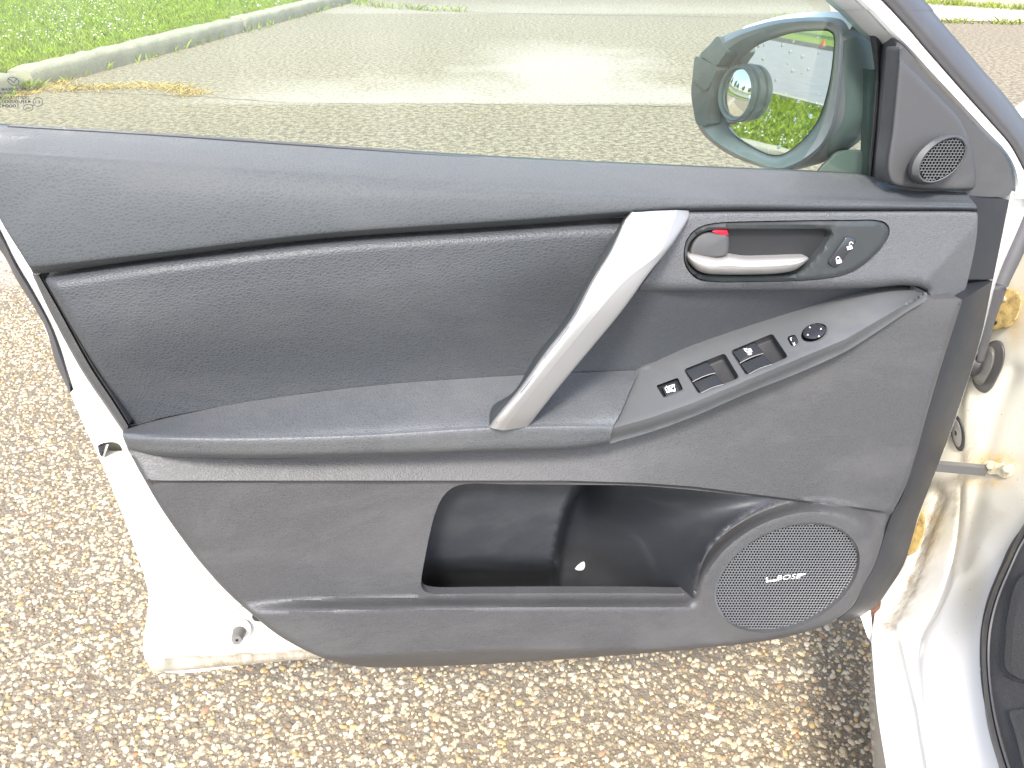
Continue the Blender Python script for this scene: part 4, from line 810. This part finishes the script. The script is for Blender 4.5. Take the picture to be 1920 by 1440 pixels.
V, Fc = sheet(pl_d, [], pl_t, 6, sk=.02, rim=(1, 2.5, 4.5, 7)); mk('sail_panel', V, Fc, SAIL, sail, sharp=60)
tw_b, tw_m, tw_f = ell(1757, 299, 54, 47, radians(26), 48), ell(1762, 298, 52, 46, radians(28), 48), ell(1767, 299.5, 45, 42.5, radians(31), 48)
tw_i = ell(1767, 299.5, 42.5, 40, radians(31), 48)
V = np.concatenate([Pt(P[:, 0], P[:, 1], np.full(48, t)) for P, t in ((tw_b, -.016), (tw_b, -.006), (tw_m, .003), (tw_f, .007), (tw_i, .0062), (tw_i, .003))]); mk('tweeter_pod', V, grid_faces(48, 6, True), SAIL, sail, sharp=50)
tw_t = C_(.0050)
V, Fc = grille(1767, 299.5, 44, 41.5, radians(31), 6.4, tw_t, .96, .62, .002); mk('tweeter_grille', V, Fc, SWITCHP, sail, smooth=False)
V, Fc = flat(ell(1767, 299.5, 43, 40.5, radians(31), 40), C_(.0015)); mk('tweeter_backing', V, Fc, DARK, sail, smooth=False)

# ---- side mirror outside the glass
def ring_pts(pts, n): 
    P = ccr(pts, 3); d = np.r_[0, np.cumsum(np.linalg.norm(np.diff(np.r_[P, P[:1]], axis=0), axis=1))]; u = np.linspace(0, d[-1], n, endpoint=False); Q = np.r_[P, P[:1]]
    return np.stack([np.interp(u, d, Q[:, 0]), np.interp(u, d, Q[:, 1])], 1)
mg = [(1540, 57), (1557, 60), (1564, 72), (1562, 105), (1556, 150), (1545, 195), (1532, 228), (1510, 257), (1488, 277), (1468, 289), (1450, 291), (1430, 285), (1403, 271), (1374, 250), (1360, 226), (1354, 198), (1357, 170), (1366, 148), (1386, 113), (1406, 95), (1430, 80), (1460, 69), (1495, 60)]
mi = [(1543, 46), (1560, 50), (1569, 66), (1568, 105), (1566, 142), (1560, 195), (1553, 230), (1535, 266), (1505, 291), (1474, 305), (1455, 308), (1420, 299), (1382, 282), (1345, 260), (1325, 233), (1318, 195), (1320, 160), (1334, 128), (1356, 100), (1385, 78), (1420, 63), (1460, 52), (1505, 46)]
mo = [(1548, 33), (1568, 39), (1580, 60), (1580, 105), (1577, 145), (1571, 195), (1563, 235), (1545, 272), (1512, 302), (1480, 319), (1455, 320), (1410, 308), (1362, 287), (1322, 256), (1306, 228), (1298, 185), (1299, 145), (1308, 108), (1340, 76), (1375, 60), (1420, 46), (1460, 37), (1505, 33)]
NR = 110
def start_at(P): P = np.asarray(P); return P
mgR, miR, moR = (cr(np.array(a, float), NR, True) for a in (mg, mi, mo))
cen = moR.mean(0)
def mloop(P, s): return Pm(P[:, 0], P[:, 1], np.full(len(P), s))
HB = mloop(moR, -.004)
def back(k, s): c = HB.mean(0); return c+(HB-c)*k-MN*s
V = np.concatenate([mloop(mgR*.985+mgR.mean(0)*.015, -.012), mloop(mgR, -.003), mloop(miR*.5+mgR*.5, .006), mloop(miR, .018), mloop(miR*.5+moR*.5, .021), mloop(moR, .014), mloop(moR, -.002), back(.99, .018), back(.95, .045), back(.86, .075), back(.60, .10), back(.2, .112)])
mir = mk('side_mirror', V, grid_faces(NR, 12, True), M_plain('mirror_housing', (.125, .145, .15), .3, grain=.05, dusty=.10), car, sharp=40, label='dark housing of the outside mirror with taped edge')
V, Fc = mloop(mgR*.995+mgR.mean(0)*.005, 0.0), [tuple(range(NR))]; mk('mirror_glass', V, Fc, MIRROR, mir, smooth=False)
# white cap over the top and far side
th = np.arange(NR); topm = [i for i in range(NR) if moR[i, 1] < 70 or moR[i, 0] < 1400]
a0 = [i for i in range(NR) if (moR[i, 1] < 62 and moR[i, 0] > 1370)]; order = sorted(a0, key=lambda i: moR[i, 0])
up = np.array([0, 0, .006]); V = np.concatenate([np.array([back(k, s)[i] for i in order])+up*q for k, s, q in ((.995, .010, .1), (1.0, .014, 1), (.985, .04, 1.2), (.90, .075, 1.2), (.64, .104, 1))]); mk('mirror_cap', V, grid_faces(len(order), 5), PAINT, mir, sharp=60)
# mirror foot joining the door
V, Fc = slab(ccr([(1536, 314), (1552, 298), (1566, 285), (1585, 281), (1630, 283), (1660, 300), (1660, 350), (1560, 350), (1530, 325)], 6), -.088, .06, 6, .012); mk('mirror_foot', V, Fc, M_plain('mirror_foot', (.10, .12, .115), .4, dusty=.1), mir)
# round blind spot mirror on its pod
mc = Pm(np.array([1396.]), np.array([175.]), np.array([0.0]))[0]; ax1 = np.cross(MN, np.array([0, 0, 1.])); ax1 /= np.linalg.norm(ax1); ax2 = np.cross(ax1, MN); thc = np.linspace(0, 2*pi, 48, endpoint=False)
ax_t = MN*.96+ax1*-.02+np.array([0, 0, .02]); ax_t /= np.linalg.norm(ax_t)
def circ(r, s): return mc+ax_t*s+r*(np.cos(thc)[:, None]*ax1+np.sin(thc)[:, None]*ax2)
RB = .0325
V = np.concatenate([circ(RB*1.04, -.001), circ(RB*1.04, .004), circ(RB*.97, .005), circ(RB*.97, .006), circ(RB*1.0, .007), circ(RB*1.0, .014), circ(RB*.96, .016), circ(RB*.90, .015), circ(RB*.88, .012)]); bs = mk('blind_spot_mirror', V, grid_faces(48, 9, True), M_plain('pod_plastic', (.09, .115, .115), .35), mir, sharp=45)
V = np.concatenate([circ(RB*.885*r, .0115+.006*(1-r*r)) for r in (1, .85, .7, .55, .4, .25, .1, .03)]); mk('round_mirror', V, grid_faces(48, 8, True)+[tuple(7*48+i for i in range(48))], MIRROR, mir, sharp=80)
# strips of tape round the broken edge
TAPE = M_plain('dark_tape', (.085, .098, .095), .38, grain=.25, gs=300, dusty=.12)
def tape(poly, s0):
    P = np.asarray(poly, float); n = len(P); sF = lambda x, y: s0+.0005*np.sin(x*.25+y*.1)*np.cos(y*.12)
    P = ccr(poly, 4); V, Fc, Q, nn = sheet(P, [], sF, 4, mapf=Pm, sk=.020, sk_dir=-MN, raw=True); mk('tape', V, Fc, TAPE, mir, sharp=35)
tape([(1313, 104), (1329, 86), (1346, 68), (1353, 78), (1361, 97), (1352, 111), (1342, 123), (1328, 113)], .0225)
tape([(1305, 106), (1323, 115), (1342, 125), (1336, 150), (1331, 184), (1327, 210), (1326, 233), (1308, 234), (1300, 205), (1296, 175), (1299, 140)], .0235)
tape([(1300, 148), (1312, 150), (1331, 150), (1330, 160), (1322, 170), (1310, 160)], .0255)
# rain drops on the mirror face and housing
pts = []
for _ in range(46):
    x, y = rng.uniform(1380, 1560), rng.uniform(60, 290)
    if inside(mgR, np.array([x]), np.array([y]))[0] and math.hypot(x-1400, (y-175)*.7) > 42: pts.append((x, y, .0))
V, Fc, k = [], [], 0
for x, y, s in pts:
    c0 = Pm(np.array([x]), np.array([y]), np.array([s]))[0]; r = rng.uniform(.0010, .0022)
    for q, h in ((1, 0), (.8, .35), (.45, .6)):
        for a in np.linspace(0, 2*pi, 8, endpoint=False): V.append(c0+r*q*(cos(a)*ax1+1.2*sin(a)*ax2)+MN*(h*r+.0002))
    for j in range(2): Fc += [(k+j*8+i, k+j*8+(i+1) % 8, k+(j+1)*8+(i+1) % 8, k+(j+1)*8+i) for i in range(8)]
    Fc.append(tuple(k+16+i for i in range(8))); k += 24
mk('rain_drops', V, Fc, WATER, mir, kind='stuff')

# ---- body: hinge pillar and sill as one pressed sheet
cpt = np.array([(1662, 1440, .911), (1616, 1155, 1.112), (1631, 1211, 1.064), (1645, 1332, .98), (1874, 1440, .797), (1843, 1166, .912), (1840, 1218, .902), (1683, 1176, 1.054), (1760, 900, 1.075), (1700, 1040, 1.115), (1850, 560, .985), (1900, 370, .93), (1920, 982, .91), (1900, 875, .965), (1920, 600, .93), (1980, 370, .88), (2080, 900, .83), (2080, 1300, .74), (1960, 1440, .745), (1700, 1700, .78), (1930, 1700, .70), (1820, 760, 1.02)], float)
def tps_fit(P):
    n = len(P); s = 1000.; x, y = P[:, 0]/s, P[:, 1]/s; r2 = (x[:, None]-x)**2+(y[:, None]-y)**2; Kk = np.where(r2 > 0, r2*np.log(r2+1e-12), 0)+np.eye(n)*1e-4
    A = np.zeros((n+3, n+3)); A[:n, :n] = Kk; A[:n, n] = 1; A[:n, n+1] = x; A[:n, n+2] = y; A[n:, :n] = A[:n, n:].T; w = np.linalg.solve(A, np.r_[P[:, 2], 0, 0, 0])
    def f(X, Y):
        X = np.asarray(X, float)/s; Y = np.asarray(Y, float)/s; q = (X[..., None]-x)**2+(Y[..., None]-y)**2; return (np.where(q > 0, q*np.log(q+1e-12), 0)@w[:n])+w[n]+w[n+1]*X+w[n+2]*Y
    return f
bodyD = tps_fit(cpt)
bead = np.array([(1683, 1176), (1692, 1212), (1701, 1252), (1721, 1332), (1739, 1440), (1775, 1700)], float); seam = ccr([(1801, 900), (1800, 950), (1791, 1027), (1770, 1107), (1749, 1155), (1729, 1190), (1721, 1235), (1722, 1290), (1728, 1357), (1746, 1440), (1790, 1700)], 8, False)
edge1 = ccr([(1900, 700), (1862, 790), (1842, 880), (1826, 960), (1800, 1050)], 8, False); edge2 = ccr([(1760, 930), (1735, 1010), (1700, 1100), (1668, 1160)], 8, False)
def body_d(x, y):
    d = bodyD(x, y); b = dist_poly(bead, x, y, False); d = d-.005*np.exp(-(b/5)**2)
    s = dist_poly(seam, x, y, False); d = d+.002*np.exp(-(s/2.2)**2); sx = np.interp(y, seam[:, 1], seam[:, 0]); d = d-.006*sm(-2, 14, x-sx)
    e = dist_poly(edge1, x, y, False); d = d+.006*np.exp(-(e/18)**2); e2 = dist_poly(edge2, x, y, False); d = d+.012*np.exp(-(e2/11)**2)
    return d
wl = ccr([(2010, 900), (1955, 940), (1920, 982), (1888, 1044), (1860, 1107), (1843, 1166), (1839, 1218), (1843, 1287), (1851, 1357), (1874, 1440), (1960, 1700)], 8, False)
wr = ccr([(2010, 940), (1960, 975), (1920, 1020), (1896, 1070), (1872, 1130), (1860, 1183), (1857, 1240), (1862, 1305), (1875, 1368), (1896, 1440), (1985, 1700)], 8, False)
b_out = np.concatenate([ccr([(1634, 1205), (1645, 1332), (1662, 1440), (1706, 1700)], 10, False), wl[::-1], ccr([(2060, 860), (2060, 360), (1880, 360), (1850, 540), (1790, 790), (1745, 900), (1700, 1020), (1650, 1115), (1640, 1150)], 12, False)])
mapD = lambda x, y, D: Pd(x, y, D)
bd_ = ccr(bead, 6, False)
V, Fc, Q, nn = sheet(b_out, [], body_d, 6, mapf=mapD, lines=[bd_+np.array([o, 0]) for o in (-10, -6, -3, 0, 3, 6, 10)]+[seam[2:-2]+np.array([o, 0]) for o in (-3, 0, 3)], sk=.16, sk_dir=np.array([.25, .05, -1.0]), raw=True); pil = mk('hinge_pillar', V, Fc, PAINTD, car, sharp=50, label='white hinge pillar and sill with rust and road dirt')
X, Y = Q[:, 0], Q[:, 1]
d1 = dist_poly(edge2, X, Y, False); dirt = np.exp(-(d1/26)**2)*1.0; d2 = dist_poly(np.array([(1770, 930), (1745, 990), (1720, 1060), (1690, 1120)]), X, Y, False); dirt = np.maximum(dirt, .8*np.exp(-(d2/22)**2)); dirt = np.maximum(dirt, .7*np.exp(-(dist_poly(np.array([(1840, 800), (1800, 900), (1790, 960)]), X, Y, False)/14)**2))
yel = np.maximum(np.exp(-(((X-1868)/44)**2+((Y-866)/20)**2)), .8*np.exp(-(((X-1850)/45)**2+((Y-905)/12)**2))); yel = np.maximum(yel, .5*np.exp(-(((X-1905)/18)**2+((Y-620)/30)**2)))
spk_shade = np.maximum(.9*np.exp(-(((X-1825+(Y-1080)*.12)/34)**2+((Y-1080)/110)**2)), .9*sm(1120, 960, Y)*1.0); spk_shade = np.maximum(spk_shade, .5*np.exp(-(dist_poly(edge2, X, Y, False)/60)**2))  # specks, plus shade painted as a beige film over the upper pillar
set_dirt_shade(pil, nn, dirt, yel, spk_shade)
# door-opening weatherstrip, interior panels
tb = lambda P, off: Pd(P[:, 0], P[:, 1], bodyD(P[:, 0], P[:, 1])-off)
nW = 80; wlr = np.stack([np.interp(np.linspace(0, 1, nW), np.linspace(0, 1, len(wl)), wl[:, k]) for k in (0, 1)], 1); wrr = np.stack([np.interp(np.linspace(0, 1, nW), np.linspace(0, 1, len(wr)), wr[:, k]) for k in (0, 1)], 1)
V = np.concatenate([tb(wlr*(1-f)+wrr*f, o) for f, o in ((-.02, -.004), (.0, .010), (.2, .022), (.5, .026), (.62, .020), (.7, .024), (.9, .022), (1.0, .012), (1.03, -.005))]); mk('weatherstrip', V, grid_faces(nW, 9), SEALG, car, sharp=60, label='black weatherstrip round the door opening')
k_out = np.concatenate([wr[(wr[:, 1] < 1266)], np.array([(1880, 1264), (1902, 1276), (1940, 1282), (2080, 1290), (2080, 940)])])
V, Fc = sheet(k_out, [], lambda x, y: bodyD(x, y)-.014+.0*x, 8, mapf=mapD, sk=.02, sk_dir=F_); kick = mk('kick_panel', V, Fc, LOWER, car, label='dark kick panel inside the car beside the sill')
V, Fc = slab(ccr([(1902, 1160), (1915, 1110), (1990, 1080), (2070, 1090), (2070, 1270), (1950, 1270), (1904, 1262)], 8), lambda x, y: bodyD(x, y)-.016, -.010, -6, mapf=mapD) if False else sheet(ccr([(1902, 1265), (1899, 1200), (1905, 1150), (1925, 1090), (1990, 1060), (2070, 1060), (2070, 1278), (1940, 1278)], 8), [], lambda x, y: bodyD(x, y)-.022, 8, mapf=mapD, sk=.012, sk_dir=F_); mk('footrest', V, Fc, LOWER, kick)
s_out = np.concatenate([np.array([(2080, 1293), (1940, 1285), (1902, 1279), (1880, 1267), (1859, 1265)]), wr[(wr[:, 1] > 1268)], np.array([(2150, 1700)])])
V, Fc = sheet(s_out, [], lambda x, y: bodyD(x, y)-.013, 8, mapf=mapD, sk=.02, sk_dir=F_); sc = mk('scuff_plate', V, Fc, LOWER, car, label='grained black scuff plate along the sill')
V, Fc = sheet(ccr([(1905, 1342), (1920, 1338), (2060, 1350), (2120, 1680), (2020, 1680), (1915, 1380)], 8), [], lambda x, y: bodyD(x, y)-.017, 8, mapf=mapD, sk=.01, sk_dir=F_); mk('scuff_insert', V, Fc, LOWER, sc)
# fender lip, dark gap
V, Fc = slab([(1613, 1156), (1632, 1142), (1638, 1196), (1634, 1206), (1627, 1196)], lambda x, y: bodyD(x, y)*0-1.085, .012, 2, .003, mapf=lambda x, y, t: Pd(x, y, -t)); mk('fender_lip', V, Fc, PAINT, car)
V, Fc = flat([(1630, 1150), (1650, 1108), (1652, 1130), (1638, 1192)], C_(1.10), mapD); mk('pillar_gap', V, Fc, RUSTD, car, smooth=False)
# things fixed on the pillar
bd = lambda off: (lambda x, y: -(bodyD(x, y)-off)); mneg = lambda x, y, t: Pd(x, y, -t)
V, Fc = slab(ccr([(1852, 618), (1860, 560), (1887, 541), (1908, 547), (1917, 562), (1914, 580), (1908, 597), (1895, 612), (1880, 617)], 4), bd(.030), .03, 4, .006, mapf=mneg); mk('hinge', V, Fc, HINGEM, pil)
V, Fc = slab(ell(1864, 606, 6, 4.5, .4, 14), bd(.0308), .002, 1, mapf=mneg); mk('hinge_hole', V, Fc, DARK, pil)
V, Fc = slab(ell(1881, 561, 6, 6, 0, 12), bd(.037), .008, 2.5, .004, mapf=mneg); mk('hinge_bolt', V, Fc, BOLTM, pil)
V, Fc = slab(ccr([(1690, 1042), (1706, 990), (1722, 950), (1729, 955), (1735, 990), (1728, 1015), (1718, 1034), (1705, 1041)], 4), bd(.028), .03, 4, .006, mapf=mneg); mk('hinge', V, Fc, HINGEM, pil)
tp = ccr([(1965, 330), (1940, 385), (1918, 432), (1895, 485), (1872, 540), (1855, 595), (1846, 640), (1838, 675)], 8, False)
V, Fc = tube(Pd(tp[:, 0], tp[:, 1], np.interp(tp[:, 1], [330, 540, 680], [.86, .90, .965])), np.interp(tp[:, 1], [330, 480, 560, 680], [.0105, .0105, .0085, .004]), 14); mk('rubber_strip', V, Fc, SEALG, car, label='black rubber strip behind the door hinge edge')
gm = [(1838, 662), (1850, 646), (1866, 638), (1878, 641), (1884, 655), (1882, 682), (1871, 708), (1858, 730), (1847, 737), (1834, 732), (1824, 716), (1826, 695)]
V, Fc = slab(ccr(gm, 4), bd(.014), .016, 4, .008, mapf=mneg); gr = mk('wiring_grommet', V, Fc, M_plain('grommet_rubber', (.065, .064, .062), .5, grain=.2), pil)
V, Fc = slab(ccr(shift([(1838, 668), (1848, 652), (1860, 647), (1866, 655), (1864, 680), (1852, 706), (1842, 720), (1830, 716), (1824, 704), (1828, 690)], (-1, 2)), 4), bd(.032), .022, 6, .012, mapf=mneg); mk('grommet_boot', V, Fc, M_plain('boot_rubber', (.10, .098, .092), .5, grain=.2), pil)
a0 = Pd(np.array([1836., 1800.]), np.array([690., 672.]), np.array([.985, .985])); V, Fc = tube([a0[0], a0[0]*.5+a0[1]*.5+np.array([0, -.01, .004]), a0[1]], np.array([.014, .013, .012]), 12); mk('wiring_sleeve', V, Fc, RUBBER, pil)
V, Fc = slab(ell(1796, 812, 13.5, 34, -.35, 36), bd(.006), .008, 3, .004, mapf=mneg); mk('plug', V, Fc, RUBBER, pil)
V, Fc = slab(ell(1793.5, 812, 9.5, 27, -.35, 30), bd(.009), .006, 2, .002, mapf=mneg); mk('plug_face', V, Fc, GREY, pil)
V, Fc = slab(ell(1792, 812, 2.4, 5, -.3, 12), bd(.0095), .002, .6, mapf=mneg); mk('plug_hole', V, Fc, DARK, pil)
def bar(p, q, Dp, Dq, w, h, name, mat):
    a = Pd(np.array([p[0]]), np.array([p[1]]), np.array([Dp]))[0]; c = Pd(np.array([q[0]]), np.array([q[1]]), np.array([Dq]))[0]; d = (c-a)/np.linalg.norm(c-a); z = np.array([0, 0, 1.]); s = np.cross(d, z); s /= np.linalg.norm(s); u = np.cross(s, d)
    V = [e+s*i*w+u*j*h for e in (a, c) for i, j in ((-1, -1), (1, -1), (1, 1), (-1, 1))]; mk(name, V, [(0, 1, 5, 4), (1, 2, 6, 5), (2, 3, 7, 6), (3, 0, 4, 7), (0, 1, 2, 3), (4, 5, 6, 7)], mat, pil, smooth=False)
bD = lambda x, y: float(bodyD(np.array([x]), np.array([y]))[0])
bar((1735, 872), (1848, 882), 1.00, bD(1848, 882)-.012, .004, .0065, 'check_strap', M_plain('strap_steel', (.20, .20, .20), .4, .6))
V, Fc = slab(ccr([(1838, 878), (1846, 866), (1860, 864), (1874, 868), (1884, 864), (1898, 870), (1902, 880), (1896, 892), (1882, 897), (1870, 890), (1852, 889)], 3), bd(.012), .014, 2, .003, mapf=mneg); mk('strap_bracket', V, Fc, BOLTM, pil)
for cx, cy, r in ((1856, 874, 8), (1888, 879, 10)):
    V, Fc = slab(ell(cx, cy, r, r*.9, 0, 6), bd(.020), .009, 1.5, .002, mapf=mneg); mk('bolt', V, Fc, BOLTM, pil)
# front fender beyond the hinge, running forward to the nose
ax_ = np.array([.59, .807, 0]); in_ = np.array([.807, -.59, 0]); V = []
ss = np.linspace(-.10, 1.25, 28); prof_f = [(.02, -.66), (-.005, -.45), (-.02, -.28), (-.012, -.12), (.0, -.045), (.02, -.012), (.06, .002), (.16, .012), (.40, .022), (.75, .028)]
for q in ss:
    b0 = np.array([.712, 1.146, .926])+ax_*q+np.array([0, 0, -.10*max(q, 0)-.10*max(q-.5, 0)**2]); arch = max(0, .20*(1-((q-.62)/.33)**2)) if abs(q-.62) < .33 else 0
    for k, (o, z) in enumerate(prof_f): V.append(b0+in_*(o+.04*max(q-.6, 0))+np.array([0, 0, z+(arch*1.6 if k == 0 else arch*.9 if k == 1 else 0)]))
mk('fender', V, grid_faces(len(prof_f), len(ss)), PAINT, car, sharp=50, label='white front fender beyond the open door')
# sill and scuff plate carried on towards the rear
rr = np.array([-.28, -.96, 0])
def carry(name, px_, off, mat, L=1.3, drop=True):
    P = Pd(np.array([p[0] for p in px_], float), np.array([p[1] for p in px_], float), bodyD(np.array([p[0] for p in px_], float), np.array([p[1] for p in px_], float))-off)
    if drop: P = np.concatenate([P[:1]+np.array([.05, .01, -.16]), P])
    V = np.concatenate([P-rr*.01, P+rr*L*.5, P+rr*L]); mk(name, V, grid_faces(len(P), 3), mat, car, sharp=40)
carry('sill', [(1703, 1680), (1730, 1685), (1772, 1688), (1790, 1690), (1850, 1692), (1930, 1694), (1953, 1696)], .002, PAINT)
carry('weatherstrip', [(1950, 1692), (1957, 1692), (1965, 1692), (1975, 1692), (1985, 1692)], .022, SEALG, drop=False)
carry('scuff_plate', [(1980, 1690), (2000, 1690), (2070, 1690), (2148, 1690), (2300, 1690)], .014, LOWER, drop=False)
# dashboard end and footwell carpet inside, beyond the pillar
pd_ = [(.42, .93), (.2, .985), (.02, .985), (-.10, .955), (-.15, .90), (-.13, .80), (-.05, .70), (.02, .60), (.20, .36), (.26, .20), (-.10, .19), (-1.1, .20)]
bs_ = np.array([.83, .93, 0]); V = np.concatenate([[bs_+in_*w+ax_*a*(.9 if w < .02 else 1)+np.array([0, 0, z-(.01 if w < .02 else 0)]) for a, z in pd_[:10]] for w in (0, .02, .5, 1.2)]); n = 10
mk('dashboard', V, grid_faces(n, 4)+[tuple(range(n))], LOWER, car, sharp=50)
c0 = [np.array([.60, .60, .21]), np.array([1.0, 1.0, .21]), np.array([1.75, .45, .21]), np.array([1.45, -1.0, .21]), np.array([.22, -.85, .21])]
V = np.array(c0+[p-np.array([0, 0, .03]) for p in c0]); mk('floor_carpet', V, [(0, 1, 2, 3, 4)]+[(k, (k+1) % 5, 5+(k+1) % 5, 5+k) for k in range(5)], RUBBER, car, smooth=False)

# ---- glint of light in the map pocket, modelled as a small white piece
V, Fc = slab(ccr([(1078, 1067), (1085, 1058), (1095, 1053), (1097, 1062), (1093, 1069), (1084, 1070)], 2), lambda x, y: poc_t(x, y)+.008, .006, 2, .002); o = mk('light_glint', V, Fc, WMARK); tag(o, 'small white piece standing for a glint of light in the dark map pocket', 'light glint')
